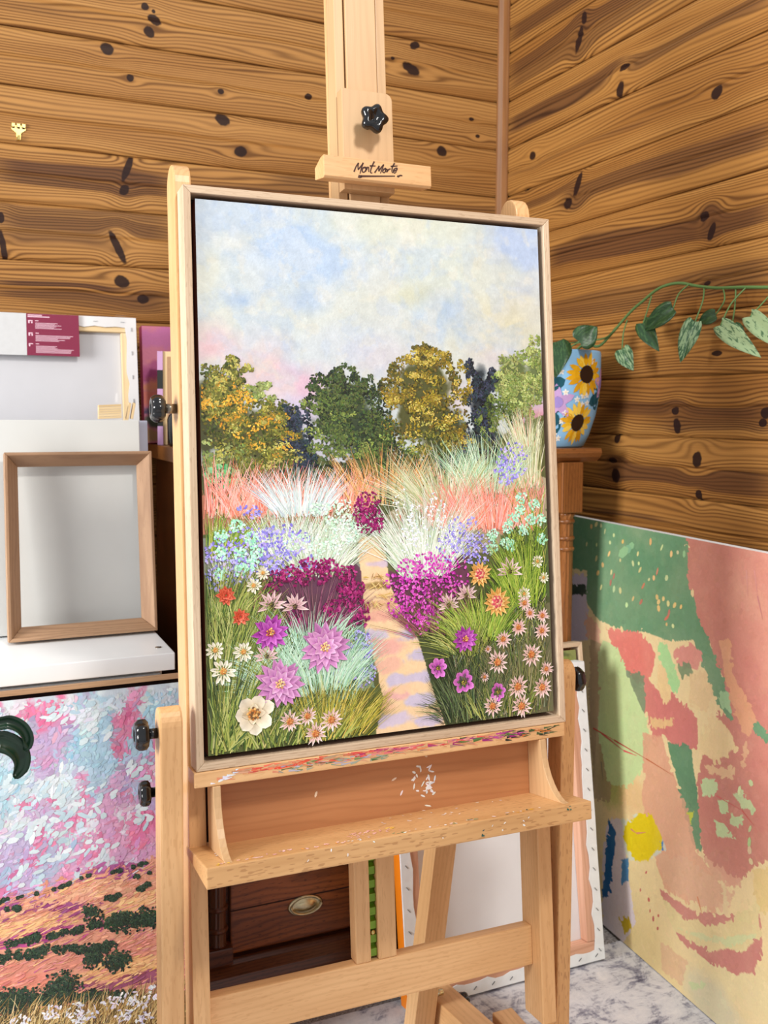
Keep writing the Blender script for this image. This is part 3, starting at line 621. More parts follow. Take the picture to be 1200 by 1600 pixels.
S = Strokes(CW, CH, 5)
OLIVE = [(140, 138, 62), (164, 158, 86), (108, 108, 48), (84, 90, 44)]; ORANGE = [(196, 142, 44), (206, 160, 62), (134, 122, 52), (96, 98, 46)]
DKG = [(52, 66, 42), (66, 82, 48), (84, 98, 54), (44, 56, 40)]; GRN = [(104, 120, 62), (126, 140, 74), (88, 104, 56), (70, 86, 50)]; GOLD = [(158, 138, 50), (176, 160, 82), (124, 108, 42), (92, 88, 44)]
NAVY = [(34, 46, 56), (44, 58, 66), (58, 66, 84), (30, 38, 46)]; PALEO = [(140, 154, 88), (164, 176, 112), (116, 134, 74), (150, 160, 100)]
PALS = dict(O=OLIVE, R=ORANGE, D=DKG, G=GRN, Y=GOLD, N=NAVY, P=PALEO)
trees = [(0.0381,0.3181,0.045,0.03,'O'),(0.0992,0.3072,0.04,0.02,'O'),(0.0297,0.3534,0.04,0.035,'R'),(0.0805,0.368,0.06,0.04,'R'),(0.0653,0.3412,0.05,0.03,'O'),(0.1534,0.3485,0.03,0.018,'P'),(0.1347,0.3911,0.08,0.035,'R'),(0.0517,0.4106,0.07,0.05,'O'),(0.1941,0.3984,0.04,0.03,'O'),(0.1754,0.441,0.07,0.03,'R'),(0.05,0.469,0.06,0.03,'P'),(0.1415,0.4702,0.08,0.03,'O'),(0.2093,0.4763,0.08,0.025,'O'),(0.2381,0.3923,0.02,0.02,'N'),(0.2585,0.441,0.03,0.05,'N'),(0.2737,0.4714,0.03,0.03,'N'),(0.3449,0.3291,0.04,0.025,'D'),(0.3907,0.3133,0.025,0.02,'D'),(0.3093,0.3619,0.035,0.03,'D'),(0.389,0.3558,0.06,0.04,'D'),(0.4534,0.3619,0.04,0.04,'D'),(0.3347,0.3923,0.06,0.04,'G'),(0.4246,0.3984,0.07,0.05,'D'),(0.3229,0.441,0.05,0.03,'G'),(0.4229,0.441,0.08,0.035,'G'),(0.4975,0.4288,0.04,0.05,'D'),(0.4856,0.4726,0.09,0.03,'G'),(0.5788,0.2974,0.05,0.03,'Y'),(0.6771,0.2804,0.035,0.03,'Y'),(0.6178,0.2719,0.04,0.02,'Y'),(0.5347,0.3352,0.04,0.03,'Y'),(0.6246,0.3352,0.07,0.04,'Y'),(0.7297,0.3242,0.03,0.035,'Y'),(0.5737,0.3923,0.07,0.04,'Y'),(0.6924,0.385,0.06,0.045,'Y'),(0.7297,0.43,0.04,0.03,'Y'),(0.6195,0.4422,0.07,0.035,'O'),(0.589,0.4799,0.09,0.02,'D'),(0.7653,0.3011,0.018,0.02,'N'),(0.7992,0.3266,0.025,0.03,'N'),(0.8263,0.3133,0.02,0.025,'N'),(0.789,0.3777,0.03,0.04,'N'),(0.7924,0.4434,0.05,0.04,'N'),(0.7178,0.4751,0.06,0.025,'N'),(0.911,0.2914,0.06,0.03,'P'),(0.9822,0.2597,0.03,0.035,'P'),(0.8771,0.3315,0.05,0.03,'P'),(0.9517,0.3242,0.05,0.03,'P'),(0.9958,0.3108,0.025,0.05,'P'),(0.8653,0.3717,0.05,0.03,'G'),(0.9381,0.3644,0.04,0.025,'P'),(0.811,0.4045,0.03,0.03,'G'),(0.0398,0.503,0.05,0.03,'G'),(0.1229,0.4994,0.06,0.02,'O'),(0.3127,0.4957,0.1,0.015,'D')]
S.h = 0.0001; S.layer()
for ps in (0, 1, 2):
    for (s, t, rs_, rt, p) in trees:
        pl3 = PALS[p]; ns = int(5 + 1400 * rs_ * rt)
        for k in range(ns):
            a = S.r.uniform(0, 6.283); d = math.sqrt(S.r.rand()) * 1.12; cs, ct = s + math.cos(a) * d * rs_, t + math.sin(a) * d * rt
            r1, r2_ = rs_ * S.r.uniform(.25, .5), rt * S.r.uniform(.25, .5)
            if ps == 0: S.cloud(cs + .004, ct + .004, r1 * 1.15, r2_ * 1.1, 34, .0028, .0017, [pl3[3], pl3[3], pl3[2], tuple(c * .7 for c in pl3[3])])
            elif ps == 1 and k % 4: S.cloud(cs, ct, r1, r2_ * .8, 26, .0024, .0014, [pl3[0], pl3[2], pl3[2]])
            elif ps == 2 and k % 2: S.cloud(cs - .004, ct - .004, r1 * .8, r2_ * .55, 18, .0022, .0012, [pl3[0], pl3[1], pl3[1], tuple(min(255, c * 1.15) for c in pl3[1])])
    S.layer()
S.cloud(*(0.0483,0.503), .05, .02, 90, .0035, .0022, [(96, 168, 110), (130, 196, 140)])
CORAL = [(238, 150, 130), (244, 172, 158), (226, 128, 108), (250, 186, 176)]; GREYB = [(206, 218, 220), (182, 200, 202), (226, 232, 230)]; BEIGE = [(226, 178, 118), (206, 150, 92), (238, 198, 146), (180, 132, 84)]
SAGE = [(206, 208, 176), (186, 190, 146), (222, 224, 200), (160, 166, 120)]; MINTG = [(176, 212, 178), (200, 226, 204), (150, 190, 150)]; WSAGE = [(216, 228, 214), (196, 212, 190), (232, 238, 228), (172, 192, 164)]
GREEN = [(126, 140, 66), (96, 112, 54), (156, 164, 86), (74, 92, 46), (176, 180, 110)]; DGREEN = [(58, 74, 48), (78, 96, 62), (44, 56, 42), (110, 124, 84)]; LIME = [(150, 176, 70), (120, 152, 56), (178, 192, 96), (92, 122, 50)]
MINT = [(172, 212, 186), (200, 228, 208), (146, 186, 156), (186, 214, 190)]; YOL = [(176, 166, 66), (204, 190, 96), (140, 138, 58), (112, 116, 54)]

def TF(p, sp, h, n_, pal, fan=0.7, lean=0.0, wd=0.0011, bend=0.4, dt=0.012): S.tuft(p[0], p[1], sp, h, int(n_ * 1.35), pal, fan, lean, wd * 0.78, bend, dt)
def turf(x0, x1, y0, y1, n_, pal, ang=1.57, L=.02):
    (s0, t0), (s1, t1) = x0, x1
    S.blades(*S.xy(S.r.uniform(s0, s1, n_), S.r.uniform(t0, t1, n_)), S.r.normal(ang, .35, n_), S.r.uniform(.5, 1.2, n_) * L, S.r.uniform(.0005, .0012, n_), S.r.normal(0, .4, n_), pal)
for c0, c1, n_, pal, L in [((0.0093,0.6867), (0.172,0.9799), 1500, GREEN + DGREEN[:2] + [(190, 150, 110), (150, 170, 120)], .022), ((0.1619,0.8035), (0.3992,0.9751), 1000, MINT + GREEN, .02), ((0.6822,0.7719), (0.9839,1.0103), 2000, GREEN + DGREEN + [(170, 160, 130), (140, 150, 130)], .022), ((0.8619,0.6125), (0.9873,0.7743), 500, LIME + DGREEN[:1], .02), ((0.0229,0.5322), (0.4144,0.6125), 420, CORAL + SAGE + GREEN[:2], .018), ((0.5314,0.5043), (0.989,0.6296), 900, SAGE + CORAL, .02), ((0.0212,0.6004), (0.3839,0.6965), 900, SAGE + WSAGE + LIME[:1], .018), ((0.7059,0.8996), (0.8212,1.0103), 400, DGREEN, .025)]: turf(c0, c1, 0, 0, n_, pal, 1.57, L)
S.layer()
P_ = [(0.4924,0.5468),(0.0551,0.5675),(0.1703,0.57),(0.3805,0.5627),(0.2568,0.5724),(0.6636,0.5687),(0.8042,0.5395),(0.9619,0.5298),(0.9551,0.4568),(0.8212,0.6113),(0.9669,0.6162),(0.711,0.6089),(0.6025,0.6867),(0.3059,0.66),(0.2534,0.6429),(0.0364,0.6356)]
TF(P_[0], .10, .085, 170, BEIGE, .55, dt=.02); TF(P_[1], .10, .095, 150, CORAL, .5, .15); TF(P_[2], .11, .085, 190, CORAL, .5); TF(P_[3], .06, .07, 110, CORAL, .5, .1)
S.layer()
TF(P_[4], .07, .085, 170, GREYB, .75, dt=.01); TF(P_[5], .09, .12, 240, SAGE, .95, -.15); TF(P_[6], .08, .11, 190, MINTG, .6); TF(P_[7], .06, .14, 190, SAGE, .5, .1); TF(P_[8], .05, .08, 130, SAGE + CORAL[:1], .5, .1)
S.layer()
TF(P_[9], .11, .10, 240, CORAL, .5); TF(P_[10], .05, .1, 110, CORAL + LIME, .4); TF(P_[11], .07, .08, 130, CORAL, .6)
TF(P_[14], .1, .08, 170, WSAGE, .7, .25); TF(P_[13], .08, .08, 260, WSAGE, .8, .12, dt=.03); TF(P_[15], .07, .07, 120, LIME, .5, .2)
S.layer()
TF(P_[12], .07, .135, 340, WSAGE, .7, -.03, dt=.025); TF(P_[12], .055, .065, 140, WSAGE, .8, dt=.025)
S.layer()
VIOL = [(146, 138, 218), (168, 160, 232), (124, 116, 200), (190, 184, 240)]; MNT = [(168, 224, 196), (196, 238, 214), (144, 206, 174)]
MAROON = [(128, 20, 88), (150, 34, 104), (104, 12, 70), (172, 60, 124)]; MAG = [(184, 54, 164), (204, 84, 184), (160, 36, 140), (220, 112, 200)]; WHT = [(228, 234, 246), (212, 220, 240), (240, 242, 246)]
def CL(p, rs_, rt, n_, L, pal): S.cloud(p[0], p[1], rs_, rt, n_, L, L * 0.62, pal)
for p, a, b, n_ in zip([(0.0432,0.6478),(0.1178,0.6271),(0.2025,0.6235),(0.2178,0.6661),(0.1161,0.6734),(0.0415,0.688),(0.4059,0.8303),(0.4127,0.8802),(0.3686,0.8583),(0.7297,0.6283),(0.7686,0.6612),(0.6788,0.6515),(0.8907,0.4824),(0.8686,0.5018),(0.1127,0.5687)], (.06, .1, .08, .08, .08, .05, .04, .04, .05, .06, .05, .04, .05, .04, .04), (.03, .03, .03, .025, .025, .02, .03, .03, .04, .04, .03, .03, .04, .03, .015), (80, 170, 130, 110, 110, 50, 90, 80, 60, 150, 110, 70, 90, 60, 30)):
    CL(p, a, b, n_, .0027, VIOL)
S.layer()
for p in [(0.0873,0.5931),(0.0449,0.6113),(0.1229,0.6174),(0.0432,0.6417),(0.0924,0.6442),(0.1347,0.6417),(0.0432,0.6794),(0.0941,0.6734),(0.1229,0.6624),(0.9161,0.5578),(0.9568,0.5736),(0.9093,0.5858),(0.8839,0.6028),(0.9432,0.604),(0.8195,0.632),(0.8669,0.6186),(0.9212,0.6247),(0.9754,0.6052),(0.8771,0.6551),(0.9788,0.6454),(0.8144,0.6575),(0.8602,0.649)]: CL(p, .018, .012, 34, .0026, MNT)
for p, a, b, n_ in zip([(0.3093,0.5675),(0.3619,0.5894),(0.3941,0.6125),(0.3432,0.6223),(0.2551,0.6259),(0.3144,0.6454),(0.372,0.5627)], (.03, .04, .03, .05, .05, .05, .03), (.012, .016, .02, .02, .02, .018, .012), (60, 70, 60, 80, 60, 70, 40)): CL(p, a, b, n_, .0024, [(204, 232, 214), (222, 240, 226), (184, 220, 198)])
for p, a, b, n_ in zip([(0.5839,0.6052),(0.6432,0.5809),(0.6805,0.6271),(0.5636,0.6356),(0.6008,0.649),(0.5466,0.5663)], (.03,) * 6, (.04,) * 6, (70, 60, 50, 50, 50, 20)): CL(p, a, b, n_, .0021, WHT)
for p, a, b, n_ in zip([(0.4449,0.5578),(0.4534,0.5833),(0.4212,0.576),(0.4703,0.6016),(0.4381,0.6016)], (.035, .03, .02, .02, .03), (.02, .02, .02, .015, .015), (70, 70, 40, 40, 40)): CL(p, a, b, n_, .0027, MAROON)
TF((0.2822,0.7877), .09, .1, 90, [(112, 60, 92), (140, 80, 110), (150, 110, 120)], .9, wd=.0009); S.layer()
for p, a, b, n_ in zip([(0.1839,0.694),(0.2263,0.6843),(0.2703,0.6734),(0.3229,0.6758),(0.3754,0.6904),(0.4008,0.722),(0.4093,0.7585),(0.411,0.7804),(0.3754,0.7147),(0.3042,0.6928),(0.1653,0.7172),(0.1483,0.733),(0.3364,0.7549),(0.3822,0.7391),(0.2517,0.6965),(0.3619,0.7865),(0.2229,0.767)], (.03,) * 17, (.016,) * 17, (44, 50, 54, 56, 54, 60, 50, 30, 50, 50, 30, 24, 40, 50, 40, 24, 20)): CL(p, a, b, n_, .0029, MAROON)
TF((0.6314,0.8133), .07, .09, 130, [(130, 64, 92), (96, 60, 70), (150, 90, 100), (110, 100, 60)], .8, -.2, wd=.0009); S.layer()
for p, a, b, n_ in zip([(0.5602,0.6916),(0.6093,0.6807),(0.6568,0.7013),(0.5212,0.7147),(0.5585,0.7354),(0.6076,0.7245),(0.6754,0.7281),(0.5297,0.7585),(0.5754,0.7731),(0.6347,0.7634),(0.6771,0.677),(0.6229,0.7877),(0.7161,0.7038),(0.5839,0.7926)], (.04,) * 14, (.025,) * 14, (80, 70, 60, 60, 80, 70, 50, 60, 60, 50, 30, 40, 20, 40)): CL(p, a, b, n_, .0026, MAG)
S.layer()
TF((0.0398,0.7512), .06, .09, 130, GREEN, .5, .2); TF((0.0449,0.8656), .08, .12, 260, GREEN, .45, .15, dt=.05); TF((0.0958,0.7889), .08, .07, 110, GREEN, .5, .1, dt=.03)
TF((0.2636,0.8218), .1, .06, 110, MINT, .8, dt=.03); TF((0.3144,0.885), .09, .08, 240, MINT, .8, .1, dt=.03); TF((0.1771,0.8753), .07, .07, 120, MINT, 1.2, -.3, dt=.03)
S.layer()
TF((0.0415,0.9446), .08, .1, 170, DGREEN + GREEN, .5, .1, wd=.0016, dt=.03); TF((0.1212,0.986), .12, .09, 200, GREEN, .6, .2, wd=.0015, dt=.02); TF((0.3364,0.9824), .09, .09, 240, YOL, .6, .3, dt=.02); TF((0.2398,1.003), .13, .06, 160, GREEN, .7, .2, wd=.0014, dt=.01); TF((0.0246,0.9897), .04, .1, 60, GREEN, .6, .2, wd=.0018)
TF((0.7703,0.8279), .07, .09, 210, LIME, .9, -.1, dt=.02); TF((0.7178,0.8498), .05, .08, 130, GREEN, .9, -.35, dt=.02); TF((0.928,0.7451), .07, .1, 210, LIME, .6, dt=.04); TF((0.8754,0.7561), .05, .07, 90, LIME, .7, dt=.03)
S.layer()
TF((0.7449,0.9909), .085, .11, 260, DGREEN, .45, 0, dt=.04); TF((0.6636,0.9824), .03, .06, 80, DGREEN, .9, -.5, wd=.0009, dt=.03); TF((0.8975,0.9519), .1, .09, 230, [(126, 122, 88), (150, 144, 104), (96, 100, 70), (104, 116, 64)], .4, dt=.06); TF((0.8229,0.9848), .1, .05, 90, GREEN, .5, dt=.02)
S.layer()
for p in [(0.4653,0.7184),(0.4568,0.7001),(0.4839,0.7378),(0.4551,0.7549)]: S.cloud(p[0], p[1], .03, .003, 10, .007, .0008, [(150, 116, 66), (190, 160, 96), (214, 190, 130)], 0.0)
S.C = [np.clip(128 + (c - 128) * 1.14 + 9, 0, 255) for c in S.C]
S.build('paint_strokes', main_xyz, M['impasto'], cv)

# each raised flower is a relief of its own
def flower(kind, s, t, r, i):
    rr = np.random.RandomState(100 + i); r = r * 0.00103; cx, cy = s * CW, -t * CH; P = []; Q = []; C = []; z0 = 0.0016
    def petal(a, L, wd, ca, cb, z, tip=0.5, r0=0.16, curl=0.0012, rnd=False):
        k = 7; b = len(P); ax = np.array([math.cos(a), math.sin(a)]); ay = np.array([-ax[1], ax[0]])
        for q in range(k):
            f = q / (k - 1); w_ = wd * ((math.sqrt(max(0, 1 - (2 * (0.1 + 0.9 * f) ** 1.25 - 1) ** 2)) + .04) if rnd else (math.sin(math.pi * min(1, (0.12 + 0.88 * f) ** tip)) * 0.95 + 0.06))
            for j in (-1, 0, 1):
                p = ax * (r0 * L + f * L * (1 - r0)) + ay * j * w_
                P.append((cx + p[0], cy + p[1], z + curl * f + (0.0007 if j else 0.0)))
                c = np.array(ca) * (1 - f) + np.array(cb) * f + (10 if j else -14); C.append(c + rr.normal(0, 5))
        for q in range(k - 1):
            for j in (0, 1): Q.append((b + q * 3 + j, b + q * 3 + j + 1, b + q * 3 + 4 + j, b + q * 3 + 3 + j))
    def ring(nn, L, wd, ca, cb, z, tip=0.8, ph=None, span=2 * math.pi, st=0.0, **kw):
        ph = rr.uniform(0, 1) if ph is None else ph
        for q in range(nn):
            a = st + span * (q + ph) / nn + rr.normal(0, 0.07); jit = rr.uniform(0.86, 1.1)
            cc = rr.normal(0, 8)
            petal(a, L * jit, wd, np.array(ca) + cc, np.array(cb) + cc, z + rr.uniform(0, 0.0002), tip, **kw)
    def dome(R, cols, z, h=0.0022, nd=22):
        for q in range(nd):
            a = q * 2.4; d = R * math.sqrt(q / nd); x, y = cx + d * math.cos(a), cy + d * math.sin(a); e = R * 0.3; b = len(P); zz = z + h * (1 - (d / R) ** 2)
            c = np.array(cols[q % len(cols)]) + rr.normal(0, 8)
            for (u_, v_) in ((-1, 0), (0, -1), (1, 0), (0, 1)): P.append((x + u_ * e, y + v_ * e, zz)); C.append(c)
            P.append((x, y, zz + e * 0.7)); C.append(c + 18)
            for (u_, v_) in ((0, 1), (1, 2), (2, 3), (3, 0)): Q.append((b + u_, b + v_, b + 4, b + 4))
    if kind == 'daisy': ring(13, r, r * .13, (238, 180, 176), (253, 232, 226), z0, .75, curl=.0018); dome(r * .30, [(214, 130, 62), (190, 96, 48), (232, 160, 96)], z0 + .0008)
    elif kind == 'white': ring(11, r, r * .14, (234, 222, 190), (250, 248, 232), z0, .7, rnd=True); dome(r * .26, [(226, 160, 70), (210, 130, 60), (240, 200, 120)], z0 + .0006)
    elif kind == 'mauve': ring(8, r, r * .14, (214, 164, 172), (246, 222, 220), z0, .7, ph=.5, span=math.pi * 1.35, st=-math.pi * .17); dome(r * .2, [(96, 84, 40), (130, 112, 52), (60, 52, 34)], z0 + .0004, nd=12)
    elif kind == 'dahlia':
        ring(15, r, r * .19, (184, 92, 174), (228, 164, 216), z0, .85, curl=.002); ring(12, r * .78, r * .18, (200, 112, 190), (238, 184, 226), z0 + .0008, .85, curl=.002); ring(9, r * .52, r * .15, (210, 124, 200), (244, 200, 232), z0 + .0016, .85, curl=.002); dome(r * .2, [(240, 200, 140), (232, 168, 110), (250, 224, 180)], z0 + .0022, nd=14)
    elif kind == 'magenta':
        ring(13, r, r * .2, (156, 40, 150), (206, 96, 204), z0, .85, curl=.002); ring(9, r * .7, r * .18, (170, 56, 168), (220, 124, 214), z0 + .0008, .85, curl=.002); dome(r * .24, [(222, 150, 70), (186, 70, 80), (240, 190, 110)], z0 + .0016, nd=14)
    elif kind == 'orange':
        ring(15, r, r * .17, (226, 150, 66), (246, 200, 122), z0, .8, curl=.0018); ring(11, r * .7, r * .16, (232, 160, 76), (250, 212, 140), z0 + .0007, .8, curl=.0018); dome(r * .42, [(196, 56, 84), (222, 110, 100), (240, 190, 150)], z0 + .0012, nd=30)
    elif kind == 'cosmos': ring(7, r, r * .3, (176, 64, 166), (232, 140, 220), z0, .95, curl=.0018, rnd=True); dome(r * .26, [(70, 60, 40), (190, 170, 60), (140, 120, 50)], z0 + .0006, nd=14)
    elif kind == 'peony': ring(7, r, r * .33, (236, 214, 178), (250, 244, 226), z0, 1.0, curl=.0026, rnd=True); ring(4, r * .55, r * .2, (236, 206, 160), (246, 232, 206), z0 + .0009, .9); dome(r * .3, [(204, 130, 60), (120, 84, 48), (232, 176, 100)], z0 + .0012, nd=22)
    elif kind == 'pom':
        for q in range(3): ring(9 - 2 * q, r * (1 - .28 * q), r * .24, (204, 62, 40), (238, 124, 90), z0 + q * .0006, .95, curl=.0016)
    P = main_xyz(np.array(P)); me = bpy.data.meshes.new('painted_flower')
    me.from_pydata([tuple(p) for p in P], [], [q if q[2] != q[3] else q[:3] for q in Q])
    a = me.attributes.new('Col', 'FLOAT_COLOR', 'POINT'); c = np.ones((len(P), 4), np.float32); c[:, :3] = linA(np.clip(np.array(C), 0, 255)); a.data.foreach_set('color', c.ravel())
    return link('painted_flower', me, M['impasto'], cv, True)
FL = [(0.311,0.8254,38.0,'dahlia'),(0.1873,0.885,37.0,'dahlia'),(0.1653,0.7901,27.0,'magenta'),(0.1161,0.9337,31.0,'peony'),(0.211,0.9556,17.0,'daisy'),(0.2585,0.9495,15.0,'daisy'),(0.3229,0.9617,18.0,'daisy'),(0.2788,0.9836,18.0,'daisy'),(0.0229,0.8133,14.0,'white'),(0.0941,0.8206,15.0,'white'),(0.0415,0.8522,19.0,'white'),(0.1246,0.7026,12.0,'white'),(0.15,0.6807,11.0,'white'),(0.1703,0.7403,22.0,'mauve'),(0.2331,0.7464,21.0,'mauve'),(0.1534,0.8327,20.0,'mauve'),(0.0534,0.7172,15.0,'pom'),(0.089,0.7573,13.0,'pom'),(0.772,0.7086,21.0,'orange'),(0.8229,0.767,24.0,'orange'),(0.8686,0.7074,24.0,'mauve'),(0.728,0.7488,20.0,'mauve'),(0.6737,0.7658,20.0,'mauve'),(0.7212,0.8352,22.0,'magenta'),(0.6347,0.8863,16.0,'cosmos'),(0.711,0.9191,19.0,'cosmos'),(0.8178,0.9459,15.0,'cosmos'),(0.9127,0.7731,14.0,'daisy'),(0.9703,0.8023,13.0,'daisy'),(0.8907,0.8218,15.0,'daisy'),(0.9297,0.795,12.0,'daisy'),(0.9669,0.8327,15.0,'daisy'),(0.8398,0.8425,15.0,'daisy'),(0.9297,0.879,20.0,'daisy'),(0.8195,0.8875,20.0,'daisy'),(0.9771,0.9118,13.0,'daisy'),(0.9619,0.9483,19.0,'daisy'),(0.8822,0.941,20.0,'daisy'),(0.7992,0.9738,18.0,'daisy'),(0.8924,0.9811,20.0,'daisy'),(0.7907,0.8595,7.0,'daisy'),(0.7771,0.9142,8.0,'daisy'),(0.9602,0.6904,11.0,'white'),(0.9788,0.7245,10.0,'white'),(0.9127,0.7549,12.0,'white')]
for i, (s, t, r, k) in enumerate(FL): flower(k, s, t, r, i)

# ------------------------------------------------------------------ the easel
ez = thing('easel', 'beech studio easel with tray and black knobs holding the garden painting', 'easel', (0.637, 1.4, 0))
def P2(name, mat, a0, a1, u0, u1, n0, n1, parent=ez, bevel=0.0025, grain=None): return box(name, M[mat], parent, EF, a0, a1, u0, u1, n0, n1, bevel, grain)
PF = -0.0425
# side posts with rounded heads
for a0, a1 in ((-0.319, -0.293), (0.276, 0.303)):
    prof = [(-0.95, PF), (0.447, PF)]
    for k in range(1, 10):
        th = math.pi * k / 10; prof.append((0.447 + 0.033 * math.sin(th), PF - 0.030 + 0.030 * math.cos(th)))
    prof += [(0.447, PF - 0.060), (-0.95, PF - 0.060)]
    prism('side_post', M['beech'], ez, Fr(EC, EU, EN, EA), prof, a0, a1, 0.0022, grain=0)
P2('crossbar', 'beech', -0.293, 0.276, -0.858, -0.791, -0.094, -0.070)
P2('crossbar', 'beech', -0.293, 0.276, 0.10, 0.15, -0.094, -0.070)
# central rails and toothed strip
P2('guide_rail', 'beech', -0.050, -0.024, -0.791, -0.42, -0.098, -0.0705); P2('guide_rail', 'beech', -0.011, 0.021, -0.791, -0.42, -0.098, -0.0705)
m = MB(); prof = [(-0.79, -0.094), (-0.79, -0.083)]
u = -0.79
while u < -0.45: prof += [(u + 0.004, -0.077), (u + 0.016, -0.077), (u + 0.020, -0.083)]; u += 0.022
prof += [(u, -0.083), (u, -0.094)]
prism('toothed_strip', M['zinc'], ez, Fr(EC, EU, EN, EA), prof, -0.0238, -0.0112, 0.0006, grain=0)
lathe('screw', M['brass'], ez, Fr(EF(-0.0175, -0.748, -0.0772), EA, EU, EN), [(0.0042, 0), (0.004, 0.0012), (0.0015, 0.002)], 12)
# mast
P2('mast_rail', 'beech_pale', -0.046, -0.030, 0.15, 1.02, -0.100, -0.064, bevel=.0015); P2('mast_rail', 'beech_pale', 0.0285, 0.0445, 0.15, 1.02, -0.100, -0.064, bevel=.0015)
P2('mast_board', 'beech_pale', -0.0275, 0.0262, 0.15, 1.02, -0.092, -0.059, bevel=.0015)
P2('mast_back', 'beech', -0.046, 0.0445, -0.42, 1.02, -0.112, -0.1005, bevel=.0015)
# sliding clamp plate, knob and top bar
prof = [(-0.047, 0.459), (0.0415, 0.459), (0.0415, 0.612)] + [(0.0415 - 0.012 + 0.012 * math.cos(x), 0.612 + 0.012 * math.sin(x)) for x in (0.4, 0.8, 1.2, 1.57)] + [(-0.040, 0.624), (-0.047, 0.624)]
pl_ = prism('clamp_plate', M['beech_pale'], ez, EF, prof, -0.058, -0.034, 0.0012, grain=1)
def star(a, n_=5, d=0.17): return 1.0 + d * math.cos(n_ * a)
def knob(parent, o, axis, R, n_, d, neck, th, up=EU, neck_r=0.0075, shaftmat='black'):
    """lobed plastic hand knob; o is where its neck starts"""
    ax = V(axis).normalized(); x = V(up); x = (x - ax * x.dot(ax)).normalized(); y = ax.cross(x)
    fr = Fr(o, x, y, ax)
    kb = lathe('knob', M['black'], parent, fr, [(R * .78, neck), (R * .96, neck + th * .18), (R, neck + th * .45), (R * .97, neck + th * .75), (R * .8, neck + th), (R * .42, neck + th * 1.02), (R * .38, neck + th * .9), (R * .1, neck + th * .88)], n_ * 10, lambda a, h: star(a, n_, d))
    lathe('knob_neck', M[shaftmat], kb, fr, [(neck_r, 0.0), (neck_r, neck + 0.001)], 16)
    return kb
knob(pl_, EF(-0.0045, 0.567, -0.034), EN, 0.0215, 5, 0.14, 0.022, 0.017, up=(EU * 0.95 + EA * 0.3))
prof = [(-0.033, 0.467), (0.006, 0.459), (0.010, 0.462), (0.010, 0.4945), (-0.005, 0.4945), (-0.033, 0.486)]
cb = prism('top_bar', M['beech'], ez, Fr(EC, EN, EU, EA), prof, -0.097, 0.0875, 0.0012)
tag(cb, 'beech bar with brown brush lettering Mont Marte')
# brush lettering
TX = [[(-0.047,0.472),(-0.043,0.481),(-0.039,0.487)],[(-0.039,0.487),(-0.04,0.482),(-0.04,0.476)],[(-0.04,0.476),(-0.035,0.482),(-0.031,0.488)],[(-0.031,0.488),(-0.034,0.48),(-0.037,0.47)],[(-0.028,0.481),(-0.032,0.479),(-0.033,0.474),(-0.03,0.473),(-0.027,0.477),(-0.028,0.481),(-0.029,0.481)],[(-0.026,0.482),(-0.027,0.474)],[(-0.026,0.477),(-0.024,0.481),(-0.022,0.481),(-0.022,0.474)],[(-0.012,0.492),(-0.017,0.482),(-0.019,0.474),(-0.016,0.473)],[(-0.02,0.484),(-0.01,0.485)],[(-0.012,0.474),(-0.007,0.481),(-0.004,0.486)],[(-0.004,0.486),(-0.005,0.477)],[(-0.005,0.477),(-0.0,0.484),(0.004,0.489)],[(0.004,0.489),(0.001,0.481),(-0.002,0.474)],[(0.008,0.483),(0.004,0.481),(0.002,0.477),(0.005,0.476),(0.008,0.481),(0.008,0.483)],[(0.008,0.483),(0.007,0.479),(0.009,0.477)],[(0.01,0.482),(0.01,0.477)],[(0.01,0.479),(0.013,0.482),(0.016,0.483)],[(0.023,0.493),(0.019,0.486),(0.018,0.479),(0.02,0.477)],[(0.016,0.487),(0.028,0.489)],[(0.02,0.48),(0.026,0.482),(0.027,0.485),(0.025,0.485),(0.021,0.482),(0.021,0.478),(0.023,0.477),(0.026,0.48)],[(-0.04,0.466),(-0.037,0.465),(-0.034,0.466)],[(-0.037,0.466),(-0.016,0.468),(0.023,0.472)],[(0.027,0.473),(0.029,0.472),(0.032,0.474),(0.036,0.474)]]
TWID = [1.0] * 20 + [2.0, 1.25, 1.3]
m = MB()
for line, tw in zip(TX, TWID):
    pts = [V(p + (0,)) if len(p) == 2 else V(p) for p in [tuple(q) for q in line]]
    pts = smooth_path(pts, 4) if len(pts) > 2 else pts
    vs = []; hw = 0.00115 * tw
    for i, p in enumerate(pts):
        t = (pts[min(i + 1, len(pts) - 1)] - pts[max(i - 1, 0)]).normalized(); nn = V((-t.y, t.x, 0)); h_ = hw * (1.15 - 0.5 * i / max(1, len(pts) - 1))
        vs += [EF(p.x + nn.x * h_, p.y + nn.y * h_, 0.0104), EF(p.x - nn.x * h_, p.y - nn.y * h_, 0.0104)]
    m.add(vs, [(2 * i, 2 * i + 1, 2 * i + 3, 2 * i + 2) for i in range(len(pts) - 1)])
m.build('lettering', M['brand_brown'], cb)
